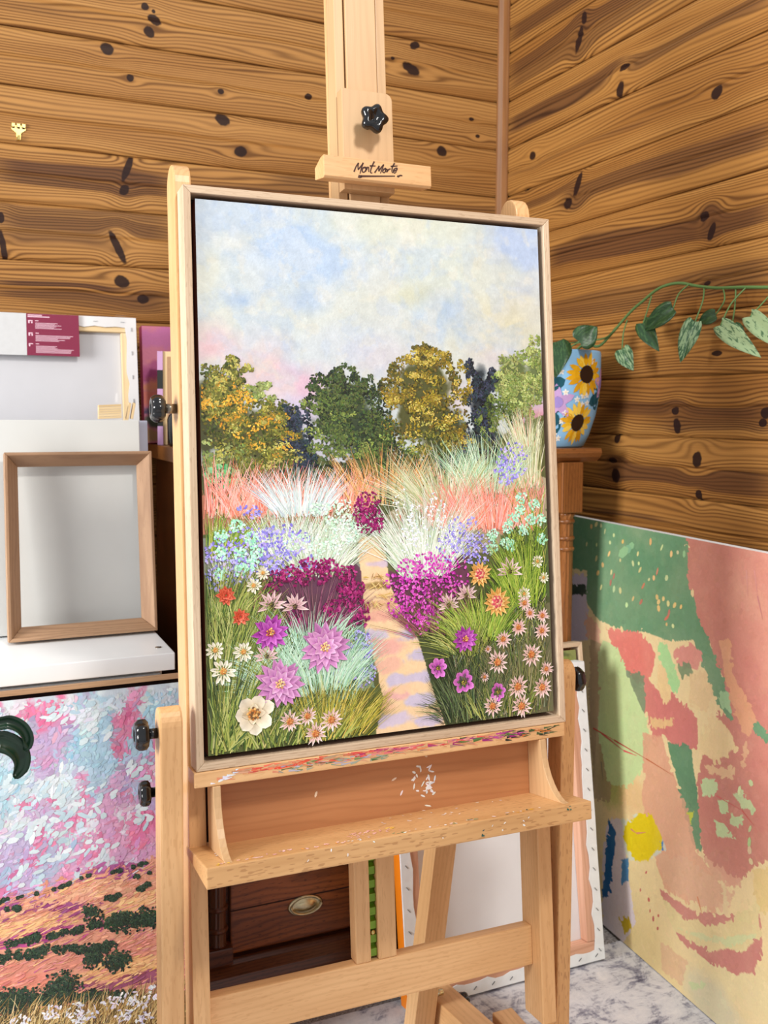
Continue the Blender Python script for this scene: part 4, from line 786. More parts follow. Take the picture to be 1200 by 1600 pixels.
# ledge with smeared paint
lg = P2('ledge', 'beech', -0.3185, 0.3095, -0.4525, -0.4305, -0.062, 0.003, bevel=.0015)
LS = Strokes(0.628, 0.022, 21)
def smear(a, b, n_, pal, t0=0.05, t1=0.7, L=0.02): LS.blades(*LS.xy(LS.r.uniform(a, b, n_), LS.r.uniform(t0, t1, n_)), LS.r.normal(0, 0.12, n_), LS.r.uniform(.4, 1.2, n_) * L, LS.r.uniform(.0008, .0024, n_), LS.r.normal(0, .2, n_), pal)
smear(.05, .95, 130, [(226, 150, 110), (214, 160, 120), (190, 150, 120)], .02, .6, .03); smear(.12, .42, 60, [(230, 84, 60), (240, 120, 90), (214, 70, 70)], .02, .45); smear(.2, .5, 46, [(110, 130, 80), (150, 160, 140), (90, 104, 60), (180, 170, 190)], .3, .8); LS.layer()
smear(.4, .75, 60, [(224, 90, 80), (226, 130, 130), (180, 60, 110), (236, 170, 150)], .02, .4); smear(.66, .86, 40, [(150, 40, 120), (190, 80, 150), (90, 120, 60)], .02, .45); smear(.8, .97, 34, [(54, 70, 50), (80, 100, 60), (40, 40, 40), (206, 120, 60)], .05, .7, .016)
smear(.03, .08, 6, [(236, 240, 250)], .4, .8, .012); smear(.09, .1, 2, [(226, 234, 246)], .1, .3, .008)
LS.build('paint_smears', lambda P: _C + np.outer(-0.3185 + P[:, 0], _A) + np.outer(-0.4305 + P[:, 1], _U) + np.outer(0.003 + P[:, 2] * .5, _N), M['impasto'], lg)
# tray: back board, curved cheeks, wedge shaped shelf
P2('tray_back', 'ply', -0.281, 0.259, -0.556, -0.4525, -0.042, -0.0345, bevel=.0008, grain=0)
prof = [(-0.062, -0.5535), (0.0805, -0.5395), (0.0805, -0.569), (-0.062, -0.566)]
ts = prism('tray_shelf', M['beech_fleck'], ez, Fr(EC, EN, EU, EA), prof, -0.3205, 0.3055, 0.002)
for a0, a1 in ((-0.292, -0.281), (0.259, 0.270)):
    prof = [(-0.0345, -0.4528), (0.006, -0.4528)]
    for k in range(1, 9):
        th = (math.pi / 2) * k / 9; prof.append((0.006 + 0.066 * (1 - math.cos(th)), -0.4528 - 0.088 * math.sin(th)))
    prof += [(0.072, -0.5403), (0.060, -0.5416), (-0.0345, -0.5508)]
    prism('tray_cheek', M['beech_pale'], ez, Fr(EC, EN, EU, EA), prof, a0, a1, 0.0008, grain=1)
# white and coloured drips
DR = Strokes(0.6, 0.1, 9)
DR.h = 0.0002
for s, t, n_, sp, pal in ((.6, .45, 40, .03, [(236, 240, 244)]), (.62, .6, 24, .02, [(220, 226, 234)]), (.3, .3, 5, .1, [(240, 220, 200)]), (.45, .2, 6, .2, [(240, 220, 200)]), (.55, .8, 8, .1, [(230, 230, 235)])): DR.cloud(s, t, sp, .25, max(2, n_ // 2), .0052, .0016, pal, 1.0)
DR.build('paint_drips', lambda P: _C + np.outer(-0.3 + P[:, 0], _A) + np.outer(-0.4525 + P[:, 1], _U) + np.outer(-0.0345 + P[:, 2], _N), M['impasto'], ts)
DR = Strokes(0.6, 0.14, 10); DR.h = 0.0003
for s, t, n_, sp, st_, pal in ((.4, .75, 30, .06, .12, [(244, 196, 190), (240, 180, 170)]), (.46, .7, 8, .01, .05, [(240, 196, 90)]), (.03, .55, 5, .012, .06, [(250, 240, 240)]), (.02, .92, 8, .02, .05, [(248, 200, 60), (246, 190, 190)]), (.2, .9, 30, .15, .06, [(246, 200, 196), (240, 170, 90)]), (.5, .93, 26, .2, .04, [(236, 200, 190), (150, 160, 110), (240, 240, 240)]), (.75, .92, 16, .12, .04, [(240, 180, 60), (70, 100, 80), (240, 230, 225)]), (.65, .4, 20, .2, .2, [(240, 224, 214)])): DR.cloud(s, t, sp, st_, n_, .0034, .0016, pal, 0.0)
def on_shelf(P):
    f = (-P[:, 1]) / 0.14; return _C + np.outer(-0.31 + P[:, 0] * 1.02, _A) + np.outer(-0.5535 + 0.014 * f + P[:, 2], _U) + np.outer(-0.062 + 0.1425 * f, _N)
DR.build('paint_drips', on_shelf, M['impasto'], ts)
DR = Strokes(0.62, 0.03, 12); DR.h = .0002
for s, t, n_, sp, pal in ((.75, .4, 6, .1, [(244, 236, 230)]), (.7, .75, 4, .02, [(60, 100, 90)]), (.95, .1, 4, .02, [(60, 110, 90)]), (.4, .3, 5, .3, [(244, 236, 230)])): DR.cloud(s, t, sp, .3, n_, .0022, .0012, pal)
DR.build('paint_drips', lambda P: _C + np.outer(-0.319 + P[:, 0], _A) + np.outer(-0.5395 + P[:, 1], _U) + np.outer(0.0805 + P[:, 2], _N), M['impasto'], ts)
# base: upright cheeks, feet, spine and rear strut
UPL = Fr((0.2855, 1.3855, 0), EA, -EB, (0, 0, 1)); UPR = Fr((0.9668, 1.388, 0), EA, -EB, (0, 0, 1))
for fr_, hw in ((UPL, 0.0165), (UPR, 0.0135)):
    prof = [(0.05, -0.022), (0.768, -0.022)] + [(0.768 + 0.024 * math.sin(math.pi * k / 10), -0.022 * math.cos(math.pi * k / 10)) for k in range(1, 10)] + [(0.768, 0.022), (0.05, 0.022)]
    prism('upright', M['beech' if fr_ is UPL else 'beech_fleck'], ez, Fr(fr_.o, fr_.z, fr_.y, fr_.x), prof, -hw, hw, 0.003, grain=0)
    box('foot', M['beech'], ez, fr_, -0.022, 0.022, -0.19, 0.46, 0.006, 0.052, 0.003)
box('base_beam', M['beech'], ez, Fr((0.62, 1.30, 0), EA, -EB), -0.33, 0.33, -0.02, 0.02, 0.052, 0.10)
SP = Fr((0.853, 1.655, 0), (1, 0, 0), (0.12, -0.993, 0))
prism('base_spine', M['beech'], ez, Fr(SP.o, SP.y, SP.z, SP.x), [(-0.04, 0.0065), (0.40, 0.0065), (0.40, 0.07), (-0.02, 0.07), (-0.04, 0.05)], -0.002, 0.052, 0.002, grain=0)
S0, S1 = V((0.822, 1.652, 0.012)), V((0.836, 1.575, 0.50)); sz = (S1 - S0).normalized(); sx = V((1, 0, 0)); sx = (sx - sz * sx.dot(sz)).normalized(); sy = sz.cross(sx)
SF = Fr(S0, sx, sy, sz)
prism('strut', M['beech'], ez, SF, [(-0.022, -0.03), (0.022, -0.03), (0.022, 0.012), (0.009, 0.012), (0.009, 0.0), (-0.009, 0.0), (-0.009, 0.012), (-0.022, 0.012)], 0.0, 0.53, 0.0012)
lathe('bolt', M['antique'], ez, Fr((0.862, 1.632, 0.083), (0, 0, 1), (0, 1, 0), (1, 0, 0)), [(0.006, -0.012), (0.006, 0.006), (0.003, 0.008)], 10)
knob(ez, V((0.908, 1.642, 0.045)), V((1, 0.1, 0)), 0.016, 6, 0.1, 0.006, 0.016, up=V((0, 0, 1)))
# side knobs
knob(ez, EF(-0.319, 0.104, -0.066), -EA, 0.0205, 8, 0.05, 0.018, 0.020, shaftmat='steel')
knob(ez, V((0.269, 1.386, 0.755)), -EA, 0.0215, 7, 0.05, 0.013, 0.019)
knob(ez, EF(-0.319, -0.478, -0.098), -EA, 0.0185, 7, 0.05, 0.047, 0.016)
knob(ez, UPR(0.0135, 0, 0.755), EA, 0.0205, 7, 0.05, 0.006, 0.02)
# ------------------------------------------------------------------ tall dark chest of drawers in the corner
ch = thing('chest_of_drawers', 'tall dark polished wooden chest of drawers standing in the corner behind the easel', 'chest', (0.92, 2.17, 0))
CY = 1.90
box('carcass', M['dark_wood'], ch, WF, 0.475, 1.352, 1.912, 2.44, 0.09, 1.105, 0.002, grain=0)
prism('top_slab', M['dark_wood_sunlit'], ch, Fr((0, 0, 0), (0, 1, 0), (0, 0, 1), (1, 0, 0)), [(1.868, 1.116), (1.862, 1.126), (1.866, 1.137), (2.448, 1.137), (2.448, 1.105), (1.884, 1.105)], 0.447, 1.398, 0.001)
prism('base_moulding', M['dark_wood'], ch, Fr((0, 0, 0), (0, 1, 0), (0, 0, 1), (1, 0, 0)), [(1.856, 0.0), (1.856, 0.045), (1.866, 0.052), (1.872, 0.066), (1.888, 0.082), (1.900, 0.090), (2.44, 0.090), (2.44, 0.0)], 0.448, 1.378, 0.001)
def fluted(a, h): return 1.0 + 0.05 * math.cos(12 * a)
for cx_ in (0.488, 1.324):
    fr_ = Fr((cx_, 1.899, 0))
    col_ = lathe('column', M['dark_wood' if cx_ < 1 else 'dark_wood_sunlit'], ch, fr_, [(0.021, 0.128), (0.017, 0.131), (0.0175, 0.975), (0.021, 0.98), (0.021, 0.985)], 48, fluted)
    for z in (0.16, 0.205, 0.965, 0.925, 0.90):
        m = MB(); addlathe(m, fr_, [(0.0165, z - 0.006), (0.0205, z - 0.004), (0.0218, z), (0.0205, z + 0.004), (0.0165, z + 0.006)], 24)
        m.build('ring', M['dark_wood' if cx_ < 1 else 'dark_wood_sunlit'], col_, smooth=True)
    box('column_cap', M['dark_wood' if cx_ < 1 else 'dark_wood_sunlit'], ch, WF, cx_ - 0.029, cx_ + 0.029, 1.872, 1.911, 0.986, 1.1045, 0.003, grain=2)
    box('column_foot', M['dark_wood'], ch, WF, cx_ - 0.027, cx_ + 0.027, 1.874, 1.911, 0.0905, 0.127, 0.003)
for i, (z0, z1) in enumerate(((0.102, 0.285), (0.297, 0.480), (0.492, 0.675), (0.687, 0.87), (0.882, 1.085))):
    m = MB(); addbox(m, WF, 0.514, 1.292, 1.893, 1.9115, z0, z1, 0)
    dr = m.build('drawer', M['drawer_wood'], ch, bevel=0.004)
    box('drawer_groove', M['dark_back'], dr, WF, 0.514, 1.292, 1.8926, 1.8934, 0.5 * (z0 + z1) - 0.002, 0.5 * (z0 + z1) + 0.001, 0)
    for hx in (0.676, 1.13):
        fr_ = Fr((hx, 1.893, 0.5 * (z0 + z1) - 0.02), (1, 0, 0), (0, 0, 1), (0, -1, 0))
        def oval(k, z): return [fr_(0.0395 * k * math.cos(a), 0.0215 * k * math.sin(a), z) for a in [2 * math.pi * q / 32 for q in range(32)]]
        m = MB(); rings = [oval(1.0, 0.0), oval(0.99, 0.002), oval(0.9, 0.0045), oval(0.8, 0.002), oval(0.62, 0.0015), oval(0.5, 0.004), oval(0.2, 0.0055)]
        m.add([p for r in rings for p in r], [(k * 32 + q, k * 32 + (q + 1) % 32, (k + 1) * 32 + (q + 1) % 32, (k + 1) * 32 + q) for k in range(6) for q in range(32)] + [tuple(6 * 32 + q for q in range(32))])
        hd = m.build('handle_plate', M['antique'], dr, smooth=True)
        m = MB(); addtube(m, [fr_(0.034 * math.cos(a), 0.004 - 0.0195 * math.sin(a), 0.009) for a in [math.pi * q / 14 for q in range(15)]], 0.0022, 8)
        m.build('handle_bail', M['antique'], dr, smooth=True)

# things on the chest
sp_ = thing('small_canvas', 'small pink and purple sunset canvas leaning on the wall beside the wrapped canvas', 'canvas', (0.54, 2.36, 1.137))
box('canvas_body', plain('raspberry_edge', (150, 44, 84), 0.6), sp_, Fr((0.43, 2.345, 1.1375), (1, 0, 0), (0, 0.993, -0.12), (0, 0.12, 0.993)), 0.0, 0.24, 0.0, 0.03, 0.002, 0.285, 0.001)
pk = Pic(60, 80, (206, 120, 150), 3, 1.2)
for s, t, a, b, c in ((.3, .1, .5, .12, (196, 110, 170)), (.6, .25, .5, .1, (220, 140, 130)), (.2, .4, .4, .1, (170, 70, 130)), (.5, .5, .6, .1, (226, 150, 110)), (.2, .62, .4, .08, (226, 130, 110)), (.5, .72, .6, .07, (70, 66, 96)), (.4, .82, .6, .07, (60, 80, 56)), (.5, .93, .7, .08, (170, 140, 90))): pk.blob(s, t, a, b, c, .9, .7, 8, .4)
_F = Fr((0.43, 2.345, 1.1375), (1, 0, 0), (0, 0.993, -0.12), (0, 0.12, 0.993))
def frplace(fr, x0, x1, z0, z1, y):
    o, x, yy, z = (np.array(k) for k in (fr.o, fr.x, fr.y, fr.z))
    return lambda S, T: o + np.outer(x0 + S * (x1 - x0), x) + np.outer(z1 - T * (z1 - z0), z) + y * yy
pic_mesh('painted_face', pk, frplace(_F, 0.001, 0.239, 0.003, 0.284, -0.0006), M['paint'], sp_)
st_ = thing('striped_canvas', 'small canvas with lilac and black striped side and bare wooden back beside the easel post', 'canvas', (0.5, 2.29, 1.137))
_F = Fr((0.447, 2.275, 1.1375), (0.98, -0.2, 0), (0.2, 0.98, 0), (0, 0, 1))
for k in range(5):
    z0 = 0.0005 + k * 0.0433; box('side_stripe', plain('stripe_lilac' if k % 2 == 0 else 'stripe_black', (190, 150, 190) if k % 2 == 0 else (30, 32, 30), 0.6), st_, _F, 0.0, 0.0125, 0.0, 0.035, z0, min(z0 + 0.0433, 0.217), 0)
box('stretcher', M['pine_pale'], st_, _F, 0.0127, 0.13, 0.004, 0.035, 0.0005, 0.217, 0.001, grain=2)
box('panel', M['tan_wood'], st_, _F, 0.022, 0.12, 0.001, 0.0038, 0.012, 0.205, 0.001, grain=2)
jr = thing('jar', 'dark glass jar on top of the chest below the striped canvas', 'jar', (0.487, 2.2, 1.137))
lathe('body', M['jar'], jr, Fr((0.490, 2.195, 1.1375)), [(0.030, 0), (0.036, 0.003), (0.0365, 0.06), (0.033, 0.07), (0.028, 0.076)], 28)
lathe('lid', M['black'], jr, Fr((0.490, 2.195, 1.1375)), [(0.0295, 0.0762), (0.030, 0.077), (0.030, 0.09), (0.027, 0.092)], 28)

# ------------------------------------------------------------------ sunflower pot with trailing plant
PO = V((1.328, 1.975, 1.1378)); PR = [(0.074, 0.0), (0.080, 0.004), (0.092, 0.03), (0.106, 0.075), (0.114, 0.12), (0.117, 0.17), (0.1165, 0.222), (0.115, 0.2265)]
pp = thing('flower_pot', 'light blue planter painted with sunflowers on the right end of the chest', 'planter', tuple(PO))
pb = lathe('pot', plain('pot_blue', (140, 194, 236), 0.35, var=0.05), pp, Fr(PO), PR + [(0.107, 0.2265), (0.104, 0.19), (0.09, 0.19)], 64)
lathe('soil', M['soil'], pp, Fr(PO), [(0.1035, 0.191), (0.1035, 0.198), (0.04, 0.202)], 32)
def pot_at(ang, h, lift):
    """point on the pot's skin: ang measured about its axis, h above its foot"""
    for (r0, h0), (r1, h1) in zip(PR, PR[1:]):
        if h0 <= h <= h1:
            r = r0 + (r1 - r0) * (h - h0) / (h1 - h0); break
    else: r = PR[-1][0]
    return PO + V(((r + lift) * math.cos(ang), (r + lift) * math.sin(ang), h))
def pot_patch(m, ang, h, pts, lift, col, steps=True):
    """a flat painted shape on the pot; pts in metres around its centre"""
    R = 0.112; cen = V((0, 0)); vs = [pot_at(ang, h, lift)]
    for x, y in pts: vs.append(pot_at(ang + x / R, min(max(h + y, 0.002), 0.2255), lift))
    k = len(pts); m.add(vs, [(0, 1 + i, 1 + (i + 1) % k) for i in range(k)], None, [lin(col)] * (k + 1))
def petal_pts(a, r0, r1, wd):
    ca, sa = math.cos(a), math.sin(a); q = [(r0, -.3), (r0 + .35 * (r1 - r0), -1), (r0 + .75 * (r1 - r0), -.7), (r1, 0), (r0 + .75 * (r1 - r0), .7), (r0 + .35 * (r1 - r0), 1), (r0, .3)]
    return [(p * ca - w_ * wd * sa, p * sa + w_ * wd * ca) for p, w_ in q]
def petal_patch(m, ang, h, a, r0, r1, wd, lift, col):
    pts = petal_pts(a, r0, r1, wd); R = 0.112; vs = [pot_at(ang + x / R, min(max(h + y, 0.002), 0.2255), lift) for x, y in pts]
    m.add(vs, [(0, 1, 5, 6), (1, 2, 4, 5), (2, 3, 4)], None, [lin(col)] * 7)
A0 = math.radians(-118)
def sunflower(ang, h, r, sq, i):
    m = MB(); rr = random.Random(i)
    for q in range(19):
        a = 2 * math.pi * q / 19 + rr.uniform(-.08, .08); petal_patch(m, ang, h, a, r * .38, r * rr.uniform(.9, 1.08), r * .13, 0.0008 + 0.0001 * (q % 3), rr.choice([(236, 186, 40), (226, 168, 20), (244, 206, 84), (214, 156, 24)]))
    pot_patch(m, ang, h, [(r * .4 * math.cos(k * .4189), r * .4 * math.sin(k * .4189)) for k in range(15)], 0.0014, (46, 28, 20))
    m.build('painted_sunflower', M['pot_paint'], pb)
def blossom(ang, h, r, nn, col, cc, lift=0.0007, cr=.35, w_=.3, name='painted_blossom'):
    m = MB()
    for q in range(nn): petal_patch(m, ang, h, 2 * math.pi * q / nn + .4, 0.0, r, r * w_, lift + 0.00004 * q, col)
    pot_patch(m, ang, h, [(r * cr * math.cos(k * .6283), r * cr * math.sin(k * .6283)) for k in range(10)], lift + .0006, cc)
    m.build(name, M['pot_paint'], pb)
AS1, AS2 = math.radians(-80), math.radians(-86)
sunflower(AS1, 0.170, 0.052, 1, 1); sunflower(AS2, 0.058, 0.050, 1, 2)
for k, (a, h) in enumerate(((-150, .17), (-200, .1), (-20, .12), (30, .16), (80, .1), (130, .15))): sunflower(math.radians(a), h, 0.05, 1, 5 + k)
blossom(math.radians(-116), 0.105, 0.043, 5, (196, 160, 212), (160, 140, 210), .0009, .3, .26); blossom(math.radians(-45), 0.15, 0.04, 5, (206, 160, 205), (160, 140, 210), .0009, .3, .26)
for a, h, r in ((-122, .145, .03), (-121, .065, .034), (-58, .115, .03)): blossom(math.radians(a), h, r, 4, (20, 84, 100), (20, 84, 100), .0004, .5, .5, 'painted_leaf')
for a, h in ((-113, .175), (-107, .128), (-92, .112), (-84, .12), (-84, .1), (-76, .104), (-78, .122), (-106, .08), (-110, .062), (-118, .03), (-112, .022), (-70, .2)): blossom(math.radians(a), h, 0.0085, 5, (240, 240, 236), (236, 220, 190), .0006, .3, .3)

def leaf(name, mat, parent, base, tip, wd, nrm, fold=0.25, droop=0.1, label=None):
    """heart shaped leaf as a folded, drooping blade with thickness"""
    base, tip, nrm = V(base), V(tip), V(nrm); ax = tip - base; L = ax.length; ax.normalize(); side = ax.cross(nrm).normalized(); up = side.cross(ax).normalized()
    K = 12; vs = []; lc = []; fs = []; of = offs()
    for q in range(K + 1):
        f = q / K; w_ = wd * 0.5 * (math.sin(math.pi * min(1.0, (f * 0.93 + 0.07) ** 0.62)) ** 0.85 if f < 1 else 0.0)
        for j in range(-3, 4):
            x = f * L - (0.07 * L * (abs(j) / 3) if q < 3 else 0); y = w_ * j / 3
            z = fold * abs(y) - droop * L * (f ** 2) + 0.03 * wd * math.sin(7 * f + j)
            vs.append(base + ax * x + side * y + up * z); lc.append(V((x, y, of.z)))
    n_ = len(vs); vs += [v - up * 0.0007 for v in vs]; lc += lc[:n_]
    for q in range(K):
        for j in range(6):
            a = q * 7 + j; fs.append((a, a + 1, a + 8, a + 7)); fs.append((n_ + a, n_ + a + 7, n_ + a + 8, n_ + a + 1))
        fs.append((q * 7, q * 7 + 7, n_ + q * 7 + 7, n_ + q * 7)); fs.append((q * 7 + 6, n_ + q * 7 + 6, n_ + q * 7 + 13, q * 7 + 13))
    m = MB(); m.add(vs, fs, lc); o = m.build(name, M[mat], parent, smooth=True)
    if label: o['label'] = label
    return o
vn = thing('trailing_plant', 'pothos vine growing from the sunflower pot and trailing along the right wall', 'plant', tuple(PO + V((0, 0, 0.2))))
VP = [(1.395,1.881,1.375),(1.41,1.854,1.402),(1.42,1.799,1.448),(1.425,1.761,1.47),(1.43,1.714,1.493),(1.44,1.665,1.499),(1.447,1.613,1.487),(1.447,1.557,1.477),(1.45,1.489,1.471),(1.455,1.38,1.46),(1.455,1.237,1.453)]
tube('vine_stem', M['stem'], vn, smooth_path([PO + V((0.03, -0.02, 0.2075)), PO + V((0.05, -0.06, 0.243))] + [V(p) for p in VP], 5), 0.0033, 8)
NW = V((-0.86, -0.5, 0.12))
LV = [('leaf_var', [(1.42,1.809,1.431),(1.41,1.809,1.402),(1.4,1.8,1.363),(1.4,1.764,1.316)], .042, .25), ('leaf_dark', [(1.425,1.733,1.478),(1.415,1.737,1.439),(1.41,1.741,1.418),(1.4,1.682,1.357)], .042, .4),
      ('leaf_dark', [(1.44,1.633,1.492),(1.43,1.652,1.473),(1.415,1.65,1.442),(1.395,1.726,1.4)], .044, .5), ('leaf_var', [(1.447,1.594,1.482),(1.43,1.578,1.452),(1.41,1.577,1.408),(1.395,1.607,1.326)], .042, .3),
      ('leaf_dark', [(1.447,1.539,1.474),(1.435,1.522,1.447),(1.43,1.54,1.42),(1.42,1.584,1.407)], .03, .3), ('leaf_pale', [(1.45,1.479,1.47),(1.42,1.488,1.436),(1.4,1.493,1.394),(1.39,1.387,1.331)], .041, .2),
      ('leaf_dark', [(1.45,1.507,1.471),(1.44,1.498,1.432),(1.437,1.502,1.392),(1.43,1.464,1.347)], .04, .2), ('leaf_pale', [(1.455,1.404,1.463),(1.44,1.42,1.437),(1.42,1.436,1.407),(1.4,1.331,1.339)], .04, .3)]
for mt, (p0, p1, p2, p3), wd, fo in LV:
    tube('petiole', M['stem'], vn, smooth_path([p0, p1, p2], 6), 0.0016, 6); leaf('leaf', mt, vn, p2, p3, wd, NW, fo, 0.12)
for b, t, wd, nr in ((PO + V((-.012, -.128, .243)), PO + V((.026, -.145, .278)), .058, (-.35, -.9, .25)), (PO + V((-.07, -.105, .24)), PO + V((-.1, -.165, .165)), .085, (-.5, -.8, .3)), (PO + V((-.05, .02, .25)), PO + V((-.12, .05, .29)), .07, (-.5, -.5, .6))):
    tube('petiole', M['stem'], vn, [PO + V((0, 0, 0.206)), (PO + V((0, 0, .24)) + V(b)) * .5, V(b)], 0.0016, 6); leaf('leaf', 'leaf_dark', vn, b, t, wd, nr, 0.15, 0.1)
tube('vine_stem', M['stem'], vn, smooth_path([PO + V((.02, .0, .2065)), PO + V((.04, -.04, .245)), V((1.4,1.864,1.393)), V((1.413,1.842,1.416))], 5), 0.002, 6)

# ------------------------------------------------------------------ white cabinet on the left and what stands on it
wc = thing('white_cabinet', 'white lacquered cabinet behind the pink landscape painting', 'cabinet', (-0.1, 2.1, 0))
ZT = 0.765
box('cabinet_top', M['white_paint'], wc, WF, -0.62, 0.3835, 1.80, 2.44, ZT - 0.032, ZT, 0.0015)
box('cabinet_body', M['white_paint'], wc, WF, -0.60, 0.365, 1.832, 2.44, 0.05, ZT - 0.0322, 0.002)
box('plinth', M['white_paint'], wc, WF, -0.58, 0.345, 1.86, 2.42, 0.0, 0.0498, 0.001)
for x0, x1 in ((-0.595, -0.12), (-0.115, 0.36)):
    d_ = box('door', M['white_paint'], wc, WF, x0, x1, 1.815, 1.8315, 0.06, ZT - 0.04, 0.002)
lathe('cam_cover', M['steel'], wc, Fr((0.3625, 1.853, ZT)), [(0.006, 0.0), (0.006, 0.0008), (0.003, 0.001)], 16)

def lean(y0, y1, h, x0=0.0, z0=ZT): 
    d = V((0, y1 - y0, h)).normalized(); return Fr((x0, y0, z0), (1, 0, 0), (0, d.z, -d.y), d)
_F = lean(2.045, 2.085, 0.43, z0=ZT + 0.001)
o = box('white_board', M['white_board'], None, _F, -0.35, 0.371, 0.0, 0.015, 0.003, 0.433, 0.0012); tag(o, 'large white board leaning behind the wooden box frame', 'board')
_F = lean(2.065, 2.105, 0.43, z0=ZT + 0.001)
o = box('grey_board', plain('grey_lilac_board', (176, 180, 200), 0.6), None, _F, -0.30, 0.392, 0.0, 0.012, 0.004, 0.432, 0.0012); tag(o, 'grey edged board just showing behind the large white board', 'board')
bf = thing('box_frame', 'empty brown wooden box frame leaning on the white board', 'frame', (0.242, 1.97, ZT))
_F = lean(1.970, 2.024, 0.366, z0=ZT + 0.0055)
def tray_frame(parent, F_, x0, x1, z0, z1, mat):
    """box frame whose inner sides slope back to a smaller opening"""
    prof = [(0.0, 0.0), (0.006, 0.0), (0.026, 0.030), (0.026, 0.036), (0.0, 0.036)]     # (inwards, back)
    cs = [((x0, z0), (1, 1)), ((x1, z0), (-1, 1)), ((x1, z1), (-1, -1)), ((x0, z1), (1, -1))]
    for k in range(4):
        (c0, d0), (c1, d1) = cs[k], cs[(k + 1) % 4]; m = MB(); vs = []; lc = []; of = offs(); horiz = k % 2 == 0
        for (c, d) in ((c0, d0), (c1, d1)):
            for i_, b_ in prof:
                x, z = c[0] + d[0] * i_, c[1] + d[1] * i_; vs.append(F_(x, b_, z)); lc.append((V((x, z, b_)) if horiz else V((z, x, b_))) + of)
        n_ = len(prof); m.add(vs, [tuple(range(n_)), tuple(range(2 * n_ - 1, n_ - 1, -1))] + [(i, (i + 1) % n_, n_ + (i + 1) % n_, n_ + i) for i in range(n_)], lc)
        m.build('frame_rail', mat, parent, bevel=0.0008, seg=1)
tray_frame(bf, _F, 0.101, 0.385, 0.001, 0.368, M['oak_brown'])
for sx_, sz_ in ((0.118, 0.018), (0.368, 0.018), (0.118, 0.351), (0.368, 0.351)):
    lathe('screw_hole', M['dark_back'], bf, Fr(_F(sx_, 0.0192, sz_), (1, 0, 0), _F.z, -_F.y), [(0.0018, -0.001), (0.0018, 0.0014), (0.001, 0.0016)], 10)

def stretched(parent, F_, x0, x1, z0, z1, D, bar, border, face, edge, barmat, inner, staple_gap=0.03, seed=1):
    """back view of a stretched canvas: folded canvas border with staples, stretcher bars, inner cloth"""
    box('canvas_cloth', inner, parent, F_, x0 + 0.004, x1 - 0.004, D - 0.004, D, z0 + 0.004, z1 - 0.004, 0)
    for (a0, a1, b0, b1, g) in ((x0, x1, z0, z0 + bar, 0), (x0, x1, z1 - bar, z1, 0), (x0, x0 + bar, z0 + bar, z1 - bar, 2), (x1 - bar, x1, z0 + bar, z1 - bar, 2)):
        box('stretcher_bar', barmat, parent, F_, a0 + 0.001, a1 - 0.001, 0.0012, D - 0.0045, b0 + (0.001 if g == 0 else 0), b1 - (0.001 if g == 0 else 0), 0.0012, grain=g)
    rr = random.Random(seed)
    def strip(p, q, ins):
        m = MB(); N_ = 26; vs = []
        for i in range(N_ + 1):
            f = i / N_; a = V(p) * (1 - f) + V(q) * f; w_ = border * (1 + rr.uniform(-.16, .16)) if 0 < i < N_ else border
            a2 = a + V(ins) * w_
            for y in (0.0, -0.0010 - 0.0012 * rr.random()):
                vs.append(F_(a.x, y, a.y)); vs.append(F_(a2.x, y, a2.y))
        fs = []
        for i in range(N_):
            b = i * 4; fs += [(b, b + 4, b + 5, b + 1), (b + 2, b + 3, b + 7, b + 6), (b, b + 2, b + 6, b + 4), (b + 1, b + 5, b + 7, b + 3)]
        fs += [(0, 1, 3, 2), (N_ * 4, N_ * 4 + 2, N_ * 4 + 3, N_ * 4 + 1)]
        m.add(vs, fs); m.build('folded_edge', edge, parent)
        L = (V(q) - V(p)).length; k = int(L / staple_gap)
        for i in range(k):
            c = V(p) + (V(q) - V(p)) * ((i + .5) / k) + V(ins) * border * 0.5; t_ = (V(q) - V(p)).normalized(); t_ = (t_ * math.cos(.7) + V((-t_.y, t_.x)) * math.sin(.7)) if seed > 1 else t_
            e1, e2 = c - t_ * 0.0045, c + t_ * 0.0045
            box('staple', M['staple'], parent, Fr(F_(c.x, -0.0026, c.y), (F_(e2.x, 0, e2.y) - F_(e1.x, 0, e1.y)).normalized(), -F_.y, ((F_(e2.x, 0, e2.y) - F_(e1.x, 0, e1.y)).normalized()).cross(-F_.y)), -0.0045, 0.0045, -0.0006, 0.0006, -0.0006, 0.0006, 0)
    strip((x0, z1), (x1, z1), (0, -1)); strip((x1, z0), (x1, z1), (-1, 0)); strip((x0, z0), (x1, z0), (0, 1)); strip((x0, z0), (x0, z1), (1, 0))
    m = MB()
    for (a0, a1, b0, b1) in ((x0, x1, z0 - 0.0006, z0), (x0, x1, z1, z1 + 0.0006), (x0 - 0.0006, x0, z0, z1), (x1, x1 + 0.0006, z0, z1)): addbox(m, F_, a0, a1, 0.0, D, b0, b1)
    m.build('canvas_side', edge, parent)
wr = thing('wrapped_canvas', 'new canvas in clear plastic with a magenta card, its back to the room', 'canvas', (0.1, 2.25, ZT))
_F = lean(2.20, 2.305, 0.66, z0=ZT + 0.0055)
stretched(wr, _F, -0.20, 0.404, 0.003, 0.668, 0.018, 0.035, 0.0225, None, M['wrap_white'], M['pine_pale'], M['wrap_cloth'], 0.055)
fl = box('plastic_wrap', M['film'], wr, _F, -0.206, 0.4105, -0.0075, 0.0225, -0.001, 0.674, 0.004)
cdp = box('card', M['magenta'], wr, _F, 0.165, 0.2765, -0.0060, -0.0045, 0.573, 0.667, 0)
m = MB(); rr = random.Random(4)
for k, zz in enumerate((0.6635, 0.660)): addbox(m, _F, 0.168, (0.198, 0.214)[k], -0.0063, -0.006, zz - 0.0011, zz + 0.0011)
